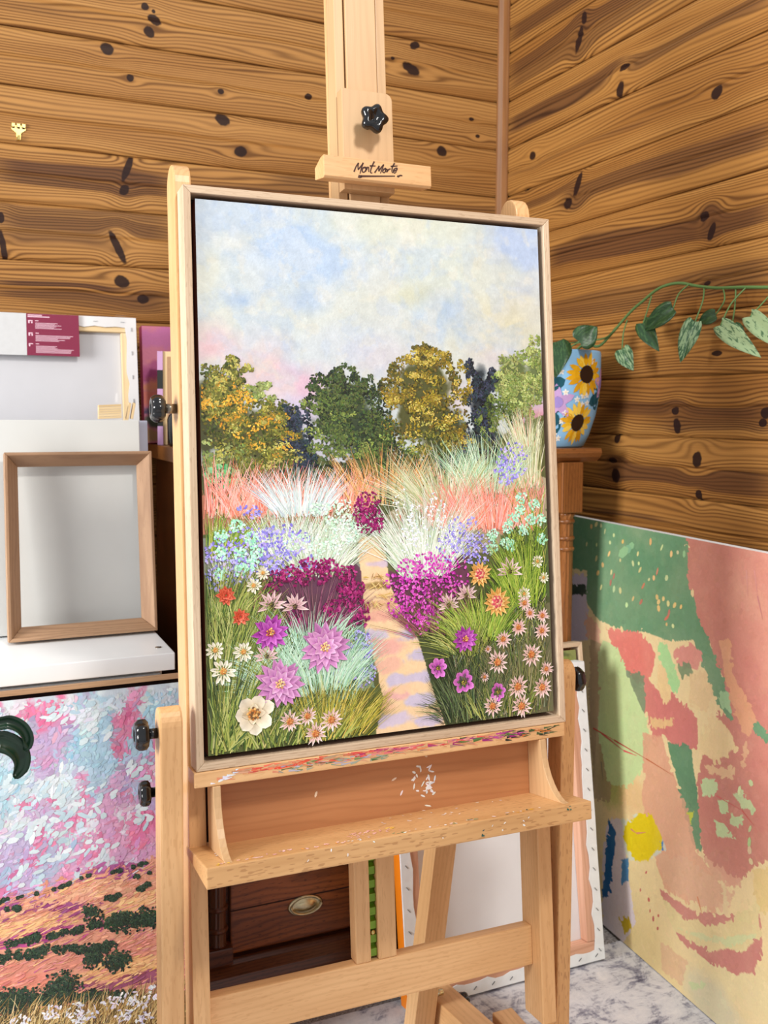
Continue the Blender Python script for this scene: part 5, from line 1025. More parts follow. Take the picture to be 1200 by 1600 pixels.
for blk, (zt, nl) in enumerate(((0.651, 6), (0.623, 6), (0.599, 7))):
    addbox(m, _F, 0.1835, 0.1905, -0.0063, -0.006, zt - 0.0008, zt + 0.0008)
    for q in range(nl): addbox(m, _F, 0.1835, rr.uniform(0.22, 0.267), -0.0063, -0.006, zt - 0.0056 - q * 0.0024, zt - 0.0046 - q * 0.0024)
    addbox(m, _F, 0.169, 0.178, -0.0063, -0.006, zt - 0.001, zt + 0.001); addbox(m, _F, 0.169, 0.172, -0.0063, -0.006, zt - 0.006, zt - 0.001)
    if blk < 2: addbox(m, _F, 0.175, 0.178, -0.0063, -0.006, zt - 0.006, zt - 0.002)
m.build('card_print', M['card_pale'], cdp)
box('card', M['card_grey'], wr, _F, -0.05, 0.1648, -0.0058, -0.0047, 0.573, 0.667, 0)
wb = thing('wedge_bag', 'small clear bag of wooden canvas wedges on top of the white boards', 'bag', (0.33, 2.16, 1.2))
_B = Fr((0.318, 2.132, 1.1985), (1, 0, 0), (0, 1, 0), (0, 0, 1))
for q in range(6):
    prism('wedge', M['pine_pale'], wb, Fr(_B(0.0, 0.0, 0.0015 + q * 0.0050), (0.99, 0.02 * (q - 3), 0.05), (0, 1, 0), (0, 0, 1)), [(-0.024, -0.008), (0.024, -0.006), (0.022, 0.008), (-0.024, 0.008)], 0, 0.0046, 0.0004, grain=0)
for q in range(2):
    prism('wedge', M['pine_pale'], wb, Fr(_B(0.034 + q * 0.009, 0.002, 0.0015), (0.2, 0.1, 0.97), (0, 1, 0), (0.97, 0, -0.2)), [(0, -0.008), (0.034, -0.006), (0.036, 0.008), (0, 0.008)], 0, 0.005, 0.0004, grain=0)
m = MB(); vs = []; rr = random.Random(8); NX, NZ = 12, 7
for sgn in (-1, 1):
    for j in range(NZ):
        for i in range(NX):
            f, g_ = i / (NX - 1), j / (NZ - 1); bul = math.sin(math.pi * f) * (1 - 0.85 * g_ ** 2)
            vs.append(_B(-0.034 + 0.098 * f, sgn * (0.0015 + 0.013 * bul + 0.002 * rr.random()), 0.0005 + 0.05 * g_ * (0.85 + 0.25 * math.sin(3 * f))))
fs = []
for b in (0, NX * NZ):
    for j in range(NZ - 1):
        for i in range(NX - 1): fs.append((b + j * NX + i, b + j * NX + i + 1, b + (j + 1) * NX + i + 1, b + (j + 1) * NX + i))
m.add(vs, fs); m.build('bag_film', M['film'], wb, smooth=True)

# brass picture hanger screwed to the back wall
hg = thing('picture_hanger', 'tiny brass picture hook fixed to the back wall at far left', 'hook', (0.166, YB, 1.846))
HF = Fr((0.166, YB - 0.0008, 1.866), (1, 0, 0), (0, 0, 1), (0, -1, 0))
prism('hook_plate', M['brass'], hg, HF, [(-0.0045, -0.020), (0.0045, -0.020), (0.0055, -0.004), (0.016, 0.004), (0.016, 0.014), (-0.016, 0.014), (-0.016, 0.004), (-0.0055, -0.004)], -0.004, 0.0012, 0.0004)
prism('hook_tongue', M['brass'], hg, Fr(HF(0, -0.012, 0.0013), HF.z, HF.y, HF.x), [(0, -0.010), (0.006, -0.008), (0.007, 0.002), (0.0055, 0.002), (0.0048, -0.0065), (0, -0.008)], -0.003, 0.003, 0.0003)
for x in (-0.0115, 0.0, 0.0115):
    prism('nail_loop', M['brass'], hg, HF, [(x - 0.0042, 0.009), (x + 0.0042, 0.009), (x + 0.0042, 0.018), (x - 0.0042, 0.018)], 0.0013, 0.0045, 0.0008)
    prism('nail_hole', M['dark_back'], hg, HF, [(x - 0.003, 0.0065), (x + 0.003, 0.0065), (x + 0.003, 0.0089), (x - 0.003, 0.0089)], 0.0013, 0.0022, 0)
# ------------------------------------------------------------------ pink landscape painting leaning on the white cabinet
LO = V((-0.33, 1.618, 0.026)); LH = V((0, 0.155, 0.69)); LLEN = LH.length; LH.normalize(); LWID = 0.715
LF = Fr(LO, (1, 0, 0), LH, V((1, 0, 0)).cross(LH))           # z of this frame points to the painter
lp = thing('landscape_painting', 'pink cloud and rolling hills landscape in a tan frame leaning on the white cabinet', 'painting', (0.03, 1.63, 0.006))
frame_rails(lp, LF, -0.013, LWID + 0.013, -0.013, LLEN + 0.0165, 0.0095, -0.022, 0.004, M['tan_wood'])
box('backing', M['dark_back'], lp, LF, -0.0034, LWID + 0.0034, -0.0034, LLEN + 0.006, -0.021, -0.018, 0)
lcv = box('canvas', M['dark_back'], lp, LF, 0.0, LWID, 0.0, LLEN, -0.0178, -0.0004, 0.001)
def land_st(S_, T_): return np.array(LF.o) + np.outer(S_ * LWID, np.array(LF.x)) + np.outer((1 - T_) * LLEN, np.array(LF.y))
def land_xyz(P): return np.array(LF.o) + np.outer(P[:, 0], np.array(LF.x)) + np.outer(LLEN + P[:, 1], np.array(LF.y)) + np.outer(P[:, 2], np.array(LF.z))
q = Pic(340, 330, (208, 160, 196), 4, 1.0)
SH = q.T * 0.25 + q.S * 0.0
for kk, c, th, wd_, am in ((4, (226, 118, 158), .47, .1, .9), (5, (186, 178, 214), .48, .1, .85), (6, (164, 202, 220), .50, .08, .9), (7, (222, 120, 156), .55, .06, .8), (9, (196, 218, 226), .54, .06, .9), (13, (214, 226, 230), .57, .05, .85), (12, (214, 108, 150), .60, .04, .8), (16, (150, 196, 218), .60, .05, .6)):
    q.lay(np.clip((q.noise(kk, 5) - th) / wd_, 0, 1) * am, c)
hill = [(-0.0038,0.4418),(0.2831,0.4456),(0.5562,0.4605),(0.6291,0.4595),(0.7042,0.4483),(0.7659,0.4365),(0.8388,0.4446),(0.8819,0.4339),(0.9259,0.4205),(1.0258,0.4217),(0.9858,1.1385),(0.0013,0.8568)]
q.poly(hill, (226, 160, 134), 1, .004, 30)
for pts, c in [([(0.3712,0.4441),(0.556,0.4704),(0.6529,0.4867),(0.7634,0.5004),(0.794,0.5115),(0.7627,0.5182),(0.6919,0.512),(0.6134,0.494),(0.4159,0.4769)], (150, 70, 130)), ([(0.575,0.479),(0.7035,0.4685),(0.7656,0.4442),(0.8382,0.4576),(0.837,0.486),(0.7536,0.4883),(0.6528,0.4892)], (238, 186, 150)), ([(0.7623,0.5309),(0.8357,0.5144),(0.922,0.4994),(0.92,0.5411),(0.8342,0.5503),(0.7821,0.5502)], (244, 196, 140)),
               ([(0.3264,0.4874),(0.5551,0.5048),(0.6519,0.5191),(0.7416,0.537),(0.7009,0.544),(0.6218,0.538),(0.3702,0.5296)], (246, 200, 140)), ([(0.3259,0.539),(0.554,0.5488),(0.6168,0.542),(0.7924,0.5522),(0.7864,0.5715),(0.6802,0.5649),(0.3696,0.5766)], (180, 70, 140)), ([(0.3254,0.5949),(0.5527,0.6022),(0.6986,0.6088),(0.9058,0.6114),(0.9142,0.6598),(0.7578,0.6466),(0.369,0.6234)], (222, 146, 128)),
               ([(0.6966,0.6682),(0.7991,0.6403),(0.9142,0.6598),(0.9129,0.6854),(0.787,0.6832),(0.716,0.6824)], (240, 190, 130)), ([(0.3689,0.6328),(0.5519,0.636),(0.648,0.6426),(0.7118,0.6616),(0.6471,0.6719),(0.4128,0.6804)], (226, 140, 122)), ([(0.7157,0.6923),(0.828,0.6923),(0.9127,0.6905),(0.9112,0.721),(0.8269,0.7174),(0.7453,0.7089)], (150, 76, 110)), ([(0.7356,0.4233),(0.8393,0.4316),(0.8929,0.4306),(0.8597,0.451),(0.7707,0.4452)], (166, 80, 140))]:
    q.poly(pts, c, .9, .012, 22, var=.3)
q.poly([(-0.0013,0.6436),(0.55,0.7127),(0.6358,0.7231),(0.7445,0.7287),(0.9099,0.7463),(1.007,0.758),(0.9831,1.1871),(0.0018,0.8987)], (150, 118, 72), 1, .01, 30)
q.vary(.05, 40)
pic_mesh('paint_ground', q, land_st, M['paint'], lcv)
Z = Strokes(LWID, LLEN, 31)
Z.h = .0001
Z.sampled(q, 0, 1, 0, .52, 5200, .0062, .0030, .6, .7, 7, .008); Z.layer(); Z.sampled(q, 0, 1, 0, .5, 1100, .010, .0036, .5, .6, 7, .010); Z.layer()
CLD = [(186, 210, 222), (204, 222, 228), (216, 226, 232)]
for p in [(0.6923,0.0444),(0.7844,0.0933),(0.592,0.204),(0.6358,0.2312),(0.6758,0.2373),(0.7255,0.2763),(0.5887,0.3261),(0.6479,0.3258),(0.6837,0.306),(0.7932,0.2711),(0.8925,0.2053),(0.6302,0.4194),(0.6813,0.3777),(0.7686,0.3669),(0.8983,0.3142)]: Z._dab(p[0] * Z.W + Z.r.normal(0, .018, 10), -p[1] * Z.H + Z.r.normal(0, .012, 10), .0095, .0042, Z.r.normal(.5, .5, 10), Z.r.normal(0, 5, (10, 1)) + np.array(CLD)[Z.r.randint(0, 3, 10)])
Z.layer()
Z.sampled(q, 0, 1, .44, .95, 3800, .009, .0014, .22, .16, 12, .012); Z.layer()
hs = [(0.4619,0.4715),(0.6041,0.4747),(0.7035,0.4685),(0.8065,0.4621),(0.86,0.4458),(0.8841,0.5027),(0.8301,0.5236),(0.6522,0.5092),(0.5549,0.5146),(0.6511,0.544),(0.7261,0.544),(0.4605,0.5438),(0.6261,0.5588),(0.8008,0.6),(0.8798,0.5957),(0.6,0.6222),(0.7486,0.6195),(0.8512,0.6413),(0.6966,0.6682),(0.8485,0.7019),(0.4592,0.6154),(0.647,0.6768)]
for p in hs: Z.blades(*Z.xy(p[0] + Z.r.uniform(-.13, .13, 16), p[1] + Z.r.uniform(-.02, .02, 16)), Z.r.normal(.2, .12, 16), Z.r.uniform(.01, .035, 16), Z.r.uniform(.0005, .0012, 16), Z.r.normal(0, .2, 16), [(234, 172, 130), (222, 140, 122), (236, 190, 144), (190, 104, 140), (214, 150, 126)])
Z.layer()
TG = [(40, 58, 44), (52, 74, 54), (30, 44, 36), (66, 88, 66)]
def hedge(pts, r, n_):
    for (a, b) in zip(pts, pts[1:]):
        for k in range(max(2, n_ // 22)):
            f = Z.r.rand(); rr_ = r * Z.r.uniform(.3, .85); ca_, cb_ = a[0] + (b[0] - a[0]) * f, a[1] + (b[1] - a[1]) * f + Z.r.normal(0, r * .18)
            Z.cloud(ca_, cb_, rr_ * 1.1, rr_ * .8, 26, .0026, .0019, TG[:3]); Z.cloud(ca_ - rr_ * .2, cb_ - rr_ * .35, rr_ * .7, rr_ * .4, 7, .0022, .0015, TG[3:])
for pts, r, n_ in [([(0.2831,0.4503),(0.5562,0.4615),(0.6339,0.4604),(0.704,0.4523),(0.7659,0.4365)], .006, 80), ([(0.7762,0.4384),(0.8388,0.4435),(0.9146,0.4292)], .006, 60), ([(0.7944,0.5013),(0.8576,0.4977),(0.9229,0.481)], .012, 70), ([(0.854,0.4615),(0.9238,0.4637)], .008, 40), ([(0.5633,0.5605),(0.6753,0.5614),(0.7921,0.5573)], .014, 150), ([(0.8025,0.5568),(0.8546,0.5647),(0.9187,0.5671)], .034, 260), ([(0.3256,0.5763),(0.553,0.5901),(0.6251,0.5922),(0.6891,0.5968),(0.7644,0.6086),(0.8054,0.6137)], .018, 120), ([(0.2392,0.6758),(0.5507,0.684),(0.6222,0.6898),(0.72,0.7121),(0.8574,0.737)], .03, 220), ([(0.5363,0.6951),(0.6364,0.7037)], .06, 300), ([(0.7526,0.5162),(0.7672,0.537)], .03, 70), ([(0.371,0.4631),(0.5653,0.4821),(0.5965,0.4882)], .014, 70), ([(0.7508,0.63),(0.7684,0.6363)], .03, 110), ([(0.8063,0.6546),(0.83,0.647)], .036, 150), ([(0.6713,0.6823),(0.7012,0.6791)], .045, 180)]: hedge(pts, r, int(n_ * 1.6))
Z.blades(*Z.xy(np.array([(0.7573,0.6591)[0]] * 3), np.array([(0.7573,0.6591)[1]] * 3)), np.full(3, 1.57), np.full(3, .01), np.full(3, .001), np.zeros(3), TG); Z.layer()
for p in [(0.4571,0.7285),(0.5493,0.7412),(0.6205,0.7486),(0.6935,0.7563),(0.7685,0.7641),(0.8453,0.7721),(0.8979,0.7742),(0.5956,0.7812),(0.7419,0.7973),(0.8436,0.8119)]: Z.blades(*Z.xy(p[0] + Z.r.uniform(-.09, .09, 110), p[1] + Z.r.uniform(-.02, .03, 110)), 1.57 - .5 + Z.r.normal(0, .35, 110), Z.r.uniform(.015, .04, 110), Z.r.uniform(.0006, .0014, 110), Z.r.normal(0, .3, 110), [(206, 176, 116), (230, 206, 150), (120, 96, 56), (176, 140, 84), (90, 76, 50)])
Z.layer()
for p in [(0.6648,0.7323),(0.714,0.7389),(0.7436,0.7533),(0.795,0.7403),(0.8364,0.7397),(0.867,0.7569),(0.8941,0.7428),(0.592,0.737),(0.8243,0.7772),(0.8703,0.7982),(0.7279,0.7693)]: Z.cloud(p[0], p[1], .022, .016, 22, .0042, .0016, [(226, 228, 240), (208, 204, 226), (240, 240, 244)])
Z.build('paint_strokes', land_xyz, M['impasto'], lcv)

# ------------------------------------------------------------------ big abstract canvas leaning on the right wall
AO = V((1.421, 2.18, 0.008)); AW = V((-0.06, -1, 0)).normalized(); AH = V((0.031, 0, 0.95)); ALEN = AH.length; AH.normalize(); AWID = 1.25
AF = Fr(AO, AW, AH, AW.cross(AH))
ab = thing('abstract_canvas', 'big green and pink abstract canvas leaning on the right wall on the rug', 'canvas', (1.39, 1.6, 0.006))
acv = box('canvas_body', M['canvas_white'], ab, AF, 0.0, AWID, 0.0, ALEN, -0.024, -0.0004, 0.0015)
def ab_st(S_, T_): return np.array(AF.o) + np.outer(S_ * AWID, np.array(AF.x)) + np.outer((1 - T_) * ALEN, np.array(AF.y))
def ab_xyz(P): return np.array(AF.o) + np.outer(P[:, 0], np.array(AF.x)) + np.outer(ALEN + P[:, 1], np.array(AF.y)) + np.outer(P[:, 2], np.array(AF.z))
q = Pic(480, 400, (242, 220, 166), 8, .8)
q.rag = 1
for (a_, b_, ra, rb, c) in [(0.3811,0.9841,0.12,0.12,(236,212,150)),(0.6558,0.8806,0.2,0.08,(238,222,170)),(0.6032,0.9749,0.1,0.06,(220,214,180)),(0.3587,0.6318,0.06,0.06,(236,196,140)),(0.286,0.6031,0.05,0.1,(180,190,110))]: q.blob(a_, b_, ra, rb, c, .8, .6, 8, .6)
GN, TC = (106, 152, 114), (202, 130, 116)
LAY = [([(-0.1173,-0.0094),(0.468,-0.0029),(0.487,0.1036),(0.5073,0.1692),(0.5243,0.1855),(0.5585,0.2375),(0.5923,0.3007),(0.6069,0.3622),(0.5646,0.338),(0.5293,0.2676),(0.5023,0.2198),(0.453,0.2343),(0.4229,0.2431),(0.3627,0.2378),(0.2635,0.2536),(0.2089,0.2479),(0.1727,0.2155),(0.173,0.1317),(-0.1056,0.1596)], GN, 1), ([(-0.1056,0.1596),(0.1093,0.1532),(0.1678,0.1411),(0.1778,0.2059),(0.196,0.3095),(-0.0869,0.4303)], (214, 200, 216), 1), ([(-0.1014,0.2204),(0.1697,0.1701),(0.1715,0.1973),(-0.0983,0.2644)], (56, 70, 60), 1),
       ([(0.468,-0.0029),(1.0062,-0.0467),(1.0416,0.6027),(0.7184,0.5803),(0.6747,0.6185),(0.6237,0.702),(0.5852,0.6777),(0.5541,0.675),(0.5393,0.6272),(0.5284,0.5131),(0.5654,0.3514),(0.6069,0.3622),(0.5585,0.2375),(0.5073,0.1692),(0.487,0.1036)], TC, 1),
       ([(0.1743,0.2403),(0.2208,0.2612),(0.2347,0.3063),(0.1787,0.3062)], (240, 186, 156), 1), ([(0.196,0.3095),(0.2511,0.3096),(0.281,0.5249),(0.291,0.6813),(0.2334,0.7101),(0.2011,0.4745)], (176, 150, 120), .7),
       ([(0.248,0.2619),(0.3632,0.2453),(0.4025,0.2789),(0.3968,0.3333),(0.3614,0.3683),(0.3108,0.3466),(0.2771,0.3017)], (226, 128, 116), 1), ([(0.3108,0.3466),(0.3688,0.3351),(0.3883,0.4194),(0.3754,0.4396),(0.3337,0.3935)], (120, 140, 110), .9), ([(0.3688,0.3351),(0.4534,0.3798),(0.4745,0.4441),(0.4055,0.4729),(0.3837,0.4211)], (214, 130, 120), 1), 
       ([(0.3991,0.3701),(0.4516,0.3512),(0.5204,0.3827),(0.5246,0.4514),(0.4845,0.4688),(0.4224,0.451)], (212, 126, 118), 1),
       ([(0.2395,0.2968),(0.2873,0.2987),(0.3434,0.3901),(0.3846,0.436),(0.3993,0.4906),(0.3829,0.5587),(0.3386,0.626),(0.2726,0.6417),(0.238,0.5263),(0.226,0.3417)], (200, 222, 160), 1), ([(0.4099,0.2506),(0.4292,0.2449),(0.4736,0.3325),(0.4559,0.3511),(0.4075,0.2849)], (168, 222, 152), 1),
       ([(0.4084,0.2995),(0.4313,0.3069),(0.4525,0.3655),(0.4362,0.3862),(0.4071,0.3522)], (236, 206, 150), 1), ([(0.4501,0.257),(0.4905,0.2269),(0.5276,0.2402),(0.5141,0.2795),(0.4649,0.2885)], (222, 146, 134), 1), ([(0.4645,0.2815),(0.4969,0.2639),(0.5066,0.2891),(0.4791,0.3126)], (110, 140, 104), .9), ([(0.4945,0.2931),(0.5378,0.2786),(0.557,0.3134),(0.5428,0.3601),(0.4984,0.3558)], (232, 204, 152), 1),
       ([(0.563,0.3112),(0.5923,0.3007),(0.6004,0.338),(0.572,0.3352)], (160, 200, 150), 1), ([(0.5264,0.4155),(0.5506,0.3605),(0.597,0.3796),(0.615,0.4122),(0.5717,0.4549),(0.5248,0.4548)], (236, 210, 156), 1), ([(0.6408,0.3355),(0.6918,0.3471),(0.6929,0.3657),(0.6527,0.3633)], GN, 1),
       ([(0.45,0.4654),(0.5084,0.4513),(0.5296,0.5336),(0.5457,0.6658),(0.5298,0.6678),(0.4906,0.5669),(0.4613,0.5081)], (92, 142, 104), .95), ([(0.3778,0.4768),(0.4277,0.4637),(0.4622,0.5223),(0.5089,0.5936),(0.538,0.6702),(0.6025,0.7151),(0.5908,0.7704),(0.4621,0.802),(0.4221,0.736),(0.3876,0.6329)], (224, 164, 134), .85), ([(0.4221,0.736),(0.5153,0.6974),(0.5868,0.7042),(0.6307,0.6977),(0.6194,0.7518),(0.4793,0.7986)], (226, 180, 146), .8),
       ([(0.5602,0.2029),(0.5818,0.1885),(0.5985,0.2584),(0.6522,0.331),(0.6466,0.3756),(0.6256,0.3745),(0.5843,0.2901)], (224, 164, 126), .95), ([(0.5424,0.482),(0.6157,0.4485),(0.6134,0.4696),(0.5586,0.4919)], (232, 196, 150), .9), ([(0.6294,0.4389),(0.6362,0.3767),(0.6418,0.3874),(0.637,0.4486)], (226, 180, 140), .9), ([(0.3938,0.4324),(0.4638,0.4086),(0.4609,0.4316),(0.395,0.4531)], (234, 200, 140), .9),
       ([(0.326,0.7113),(0.3712,0.6759),(0.4369,0.6828),(0.4559,0.702),(0.423,0.7506),(0.3593,0.7951),(0.322,0.761)], (212, 222, 206), .9), ([(0.3394,0.716),(0.3803,0.6673),(0.4123,0.6545),(0.4417,0.6876),(0.4389,0.7153),(0.4098,0.762),(0.3781,0.7842),(0.3478,0.7703),(0.3343,0.7464)], (230, 206, 14), 1), 
       ([(0.2991,0.7254),(0.326,0.7113),(0.3503,0.8082),(0.3829,0.9362),(0.3448,1.0052),(0.2867,1.0248),(0.2703,0.855),(0.2797,0.7518)], (222, 212, 224), .9), ([(0.2859,0.7323),(0.3121,0.7505),(0.2995,0.9106),(0.279,0.9398),(0.2812,0.8079)], (36, 98, 152), 1), ([(0.3323,0.8108),(0.3541,0.7903),(0.3546,0.8449),(0.3382,0.8707)], (60, 130, 190), .9), ([(0.4423,0.6984),(0.4537,0.6944),(0.4512,0.7121),(0.4424,0.714)], (60, 130, 200), 1), ([(0.3292,0.952),(0.3627,0.9261),(0.3712,0.9518),(0.3508,0.9734)], (204, 176, 40), 1),
       ([(0.4445,0.8053),(0.5221,0.8078),(0.6338,0.7505),(0.6792,0.6936),(0.6928,0.7882),(0.6808,0.8358),(0.6375,0.8714),(0.5023,0.8931)], (204, 132, 122), 1), ([(0.4501,0.8228),(0.5153,0.8323),(0.5924,0.7968),(0.6601,0.7189),(0.683,0.6783),(0.6878,0.7593),(0.6517,0.8118),(0.581,0.8599),(0.4887,0.8805)], (230, 214, 156), 1), ([(0.5006,0.8652),(0.5938,0.82),(0.6857,0.7477),(0.6509,0.7978),(0.5799,0.8433)], (206, 222, 168), .7), ([(0.554,0.6723),(0.5957,0.6647),(0.6436,0.6764),(0.6167,0.7063),(0.5749,0.6975)], (224, 168, 140), .9), ([(0.5955,0.6989),(0.6084,0.6911),(0.6178,0.761),(0.6071,0.768)], (232, 208, 160), 1),
       ([(0.6623,0.6388),(0.6941,0.6071),(0.7117,0.6856),(0.6799,0.7061)], (232, 206, 140), 1), ([(0.4522,0.9275),(0.5288,0.9179),(0.5159,0.9777),(0.4647,0.9859)], (222, 170, 140), .5), ([(0.5314,0.9591),(0.5778,0.9353),(0.571,0.9509),(0.5402,0.9704)], (200, 216, 160), .8), ([(0.5093,0.6005),(0.5265,0.5881),(0.5246,0.6103),(0.515,0.6133)], (196, 206, 70), 1)]
for pts, c, a_ in LAY: q.poly(pts, [min(255, k * 1.01 + 2) for k in c], a_, .007, 26, var=.12)
for pts in [[(0.5327,0.518),(0.5702,0.4933),(0.5792,0.5164),(0.5463,0.5464)], [(0.5804,0.5363),(0.6055,0.5204),(0.6069,0.5433),(0.5855,0.5577)], [(0.612,0.5071),(0.6325,0.4904),(0.6686,0.5149),(0.6416,0.5255)], [(0.5718,0.582),(0.5941,0.577),(0.6245,0.5943),(0.5812,0.6113)], [(0.6073,0.5498),(0.6354,0.5386),(0.63,0.568),(0.6084,0.5694)]]: q.poly(pts, (200, 220, 166), 1, .004, 40)
for kk, am in ((5, .16), (9, .14)):
    nz = np.clip((q.noise(kk, 4) - .5) * 4, 0, 1) * am; q.c = q.c * (1 - nz[..., None]) + np.array((236, 206, 170)) * nz[..., None]
q.vary(.014, 10); q.vary(.012, 60)
pic_mesh('painted_face', q, ab_st, M['paint_flat'], acv)
Z = Strokes(AWID, ALEN, 44); Z.h = .00005
Z.sampled(q, .05, .8, 0, 1, 7000, .008, .0042, .8, 1.1, 2, .001, .00004); Z.layer(.0003)
def spots(pts, L, w_, pal, ang=1.3):
    for p in pts: Z.dabs(*[np.array([k]) for k in Z.xy(p[0], p[1])], L, w_, np.array([ang + Z.r.normal(0, .3)]), pal)
spots([(0.1687,0.0657),(0.1826,0.0177),(0.1989,0.0096),(0.2155,0.0104),(0.2294,0.023),(0.2481,0.0482),(0.2595,0.0279),(0.2468,0.0766),(0.2034,0.0614),(0.2046,0.0966),(0.257,0.1211),(0.2839,0.0856),(0.2891,0.039),(0.2273,0.1085),(0.2124,0.132),(0.2256,0.1659),(0.324,0.0857),(0.3414,0.0823),(0.3461,0.0967),(0.3371,0.0601),(0.3728,0.0251),(0.4053,0.033),(0.4324,0.0428),(0.4493,0.0361),(0.3737,0.1137),(0.3872,0.1071),(0.4228,0.0995),(0.4481,0.1558),(0.4652,0.1551),(0.4307,0.1564),(0.417,0.1487),(0.4051,0.1738),(0.4293,0.2044),(0.4467,0.2033),(0.2886,0.1596),(0.268,0.1604),(0.3108,0.1897),(0.3294,0.1696),(0.4041,0.1592),(0.399,0.1493)], .0075, .0042, [(220, 214, 150), (206, 222, 160), (232, 196, 130)])
spots([(0.2927,0.0643),(0.3072,0.0539),(0.3165,0.0445)], .018, .009, [(150, 196, 150)], .3); spots([(0.4663,0.0367)], .012, .007, [(160, 200, 150)])
spots([(0.266,0.1289),(0.3537,0.1715),(0.3579,0.1324),(0.2566,0.1469),(0.4284,0.19),(0.4338,0.1776),(0.3962,0.0903)], .009, .004, [(206, 130, 110)])
spots([(0.4072,0.794),(0.3934,0.8445),(0.4183,0.8519),(0.4234,0.8751),(0.4469,0.8712),(0.4469,0.9011),(0.4334,0.8875)], .006, .003, [(214, 120, 110)])
spots([(0.6506,0.4652),(0.6269,0.4918),(0.654,0.5571),(0.6542,0.5845),(0.6558,0.6),(0.6598,0.6206)], .009, .005, [(200, 222, 166), (228, 206, 160)])
for line, c, w_ in [([(0.2216,0.5289),(0.2917,0.53),(0.3907,0.5323)], (208, 60, 60), .0017), ([(0.3907,0.5323),(0.4674,0.536)], (214, 120, 70), .0014), ([(0.2492,0.5299),(0.3233,0.5427),(0.3624,0.5372)], (226, 90, 100), .0022), ([(0.3564,0.7186),(0.374,0.7192),(0.3996,0.703)], (226, 150, 130), .002), ([(0.6335,0.0386),(0.6432,0.0881),(0.6559,0.13)], (212, 150, 140), .002), ([(0.6163,0.0421),(0.6228,0.0929)], (210, 146, 136), .002), ([(0.5761,0.5282),(0.6348,0.529),(0.6636,0.5467)], (210, 100, 90), .0012), ([(0.5438,0.7655),(0.5575,0.7955)], (226, 150, 100), .002), ([(0.2538,0.6015),(0.2632,0.6462)], (110, 120, 120), .0012)]:
    for a, b in zip(line, line[1:]):
        (x0, y0), (x1, y1) = Z.xy(a[0], a[1]), Z.xy(b[0], b[1]); d = math.hypot(x1 - x0, y1 - y0)
        Z.blades([x0], [y0], [math.atan2(y1 - y0, x1 - x0)], np.array([d * 1.05]), np.array([w_]), np.zeros(1), [c])
Z.build('paint_strokes', ab_xyz, M['impasto'], acv)

# ------------------------------------------------------------------ canvas shown from behind, small framed painting behind it
bk = thing('stretched_canvas', 'large blank stretched canvas leaning with its stapled back showing behind the easel', 'canvas', (1.07, 1.70, 0.006))
KF = Fr((0.828, 1.70, 0.0115), (1, 0, 0), (0, 0.9885, -0.151), (0, 0.151, 0.9885))
stretched(bk, KF, 0.0, 0.482, 0.001, 0.652, 0.032, 0.042, 0.024, None, M['gesso_edge'], M['pine_bar'], M['canvas_grey'], 0.042, seed=6)
box('painted_side', M['orange_paint'], bk, KF, -0.0014, -0.0007, 0.001, 0.031, 0.002, 0.65, 0)
sf = thing('small_framed_painting', 'small framed meadow painting peeking over the stapled canvas', 'painting', (1.27, 1.8, 0.006))
GF = Fr((1.115, 1.740, 0.0115), (1, 0, 0), (0, 0.151, 0.9885), (0, -0.9885, 0.151))
frame_rails(sf, GF, 0.0, 0.222, 0.0, 0.685, 0.010, -0.030, 0.0, M['oak'])
box('canvas', M['maroon'], sf, GF, 0.016, 0.206, 0.016, 0.669, -0.028, -0.0045, 0.001)
q = Pic(50, 130, (140, 150, 90), 6, 3)
for i in range(70): q.blob(q.rs.rand(), q.rs.rand(), .15, .03, [(190, 186, 110), (84, 92, 56), (190, 180, 206), (150, 160, 80), (60, 70, 50)][q.rs.randint(5)], .9, .9, 10, .3)
pic_mesh('painted_face', q, frplace(Fr(GF.o, GF.x, GF.z, GF.y), 0.0165, 0.2055, 0.0165, 0.6685, -0.004), M['paint'], sf)

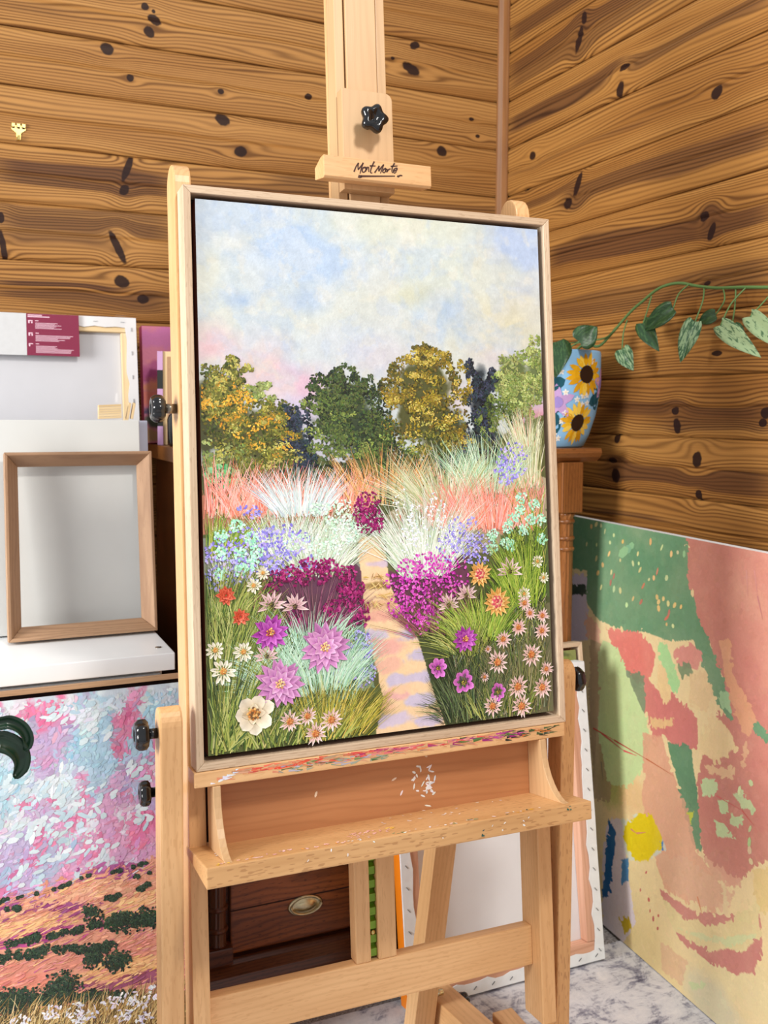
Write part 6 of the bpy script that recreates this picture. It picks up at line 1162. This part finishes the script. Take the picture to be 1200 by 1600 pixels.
# ------------------------------------------------------------------ strap-leaved plant at the left edge
hp = thing('strap_leaf_plant', 'dark green strap leaves reaching in at the left edge before the pink landscape', 'plant', (-0.06, 1.33, 0))
stn = thing('plant_stool', 'plain wooden stool carrying the strap leaved plant beyond the left edge', 'stool', (-0.06, 1.33, 0))
lathe('seat', M['tan_wood'], stn, Fr((-0.09, 1.33, 0.52)), [(0.10, 0.0), (0.11, 0.004), (0.11, 0.024), (0.10, 0.028)], 32)
for a in range(4):
    ca, sa = math.cos(a * math.pi / 2 + .6), math.sin(a * math.pi / 2 + .6); tube('leg', M['tan_wood'], stn, [(-0.09 + .06 * ca, 1.33 + .06 * sa, 0.5195), (-0.09 + .10 * ca, 1.33 + .10 * sa, 0.0075)], [0.013, 0.010], 10)
lathe('pot', M['terracotta'], hp, Fr((-0.09, 1.33, 0.5485)), [(0.045, 0), (0.06, 0.09), (0.066, 0.09), (0.066, 0.11), (0.057, 0.11), (0.055, 0.095), (0.02, 0.095)], 28)
def strap(pts, wd):
    pts = smooth_path([V(p) for p in pts], 6); vs = []; fs = []; k = len(pts); lc = []
    for i, p in enumerate(pts):
        f = i / (k - 1); t = (pts[min(i + 1, k - 1)] - pts[max(i - 1, 0)]).normalized(); s_ = V((0.25, -0.95, 0.1)); s_ = (s_ - t * s_.dot(t)).normalized(); s_ = t.cross(s_).normalized(); u_ = s_.cross(t)
        w_ = wd * (0.35 + 0.65 * math.sin(math.pi * min(1, .15 + .75 * f)) if f < .9 else .75 * math.sqrt(max(0, (1 - f) / .1)) * .85 + .01)
        for j, z in ((-1, .006), (-.5, .0), (0, -.004), (.5, 0), (1, .006)): vs.append(p + s_ * w_ * j + u_ * z)
    n_ = len(vs); vs += [v + V((0, .0014, 0)) for v in vs]
    for i in range(k - 1):
        for j in range(4): a = i * 5 + j; fs += [(a, a + 1, a + 6, a + 5), (n_ + a, n_ + a + 5, n_ + a + 6, n_ + a + 1)]
        fs += [(i * 5, i * 5 + 5, n_ + i * 5 + 5, n_ + i * 5), (i * 5 + 4, n_ + i * 5 + 4, n_ + i * 5 + 9, i * 5 + 9)]
    m = MB(); m.add(vs, fs); m.build('leaf', M['leaf_strap'], hp, smooth=True)
C0 = V((-0.09, 1.33, 0.645))
strap([C0, (-.07, 1.325, .76), (-0.005, 1.312, .822)] + [(0.051,1.31,0.82),(0.066,1.31,0.82),(0.08,1.31,0.811),(0.087,1.31,0.798),(0.087,1.31,0.788),(0.083,1.31,0.782)], .0085)
strap([C0, (-.08, 1.32, .74), (-0.02, 1.312, .785)] + [(0.046,1.31,0.796),(0.061,1.31,0.794),(0.073,1.31,0.785),(0.079,1.31,0.773),(0.079,1.31,0.76),(0.071,1.31,0.747)], .0135)
strap([C0, (-.13, 1.34, .76), (-.22, 1.35, .82), (-.30, 1.35, .78)], .02)
strap([C0, (-.09, 1.40, .77), (-.10, 1.47, .82), (-.12, 1.53, .78)], .02)
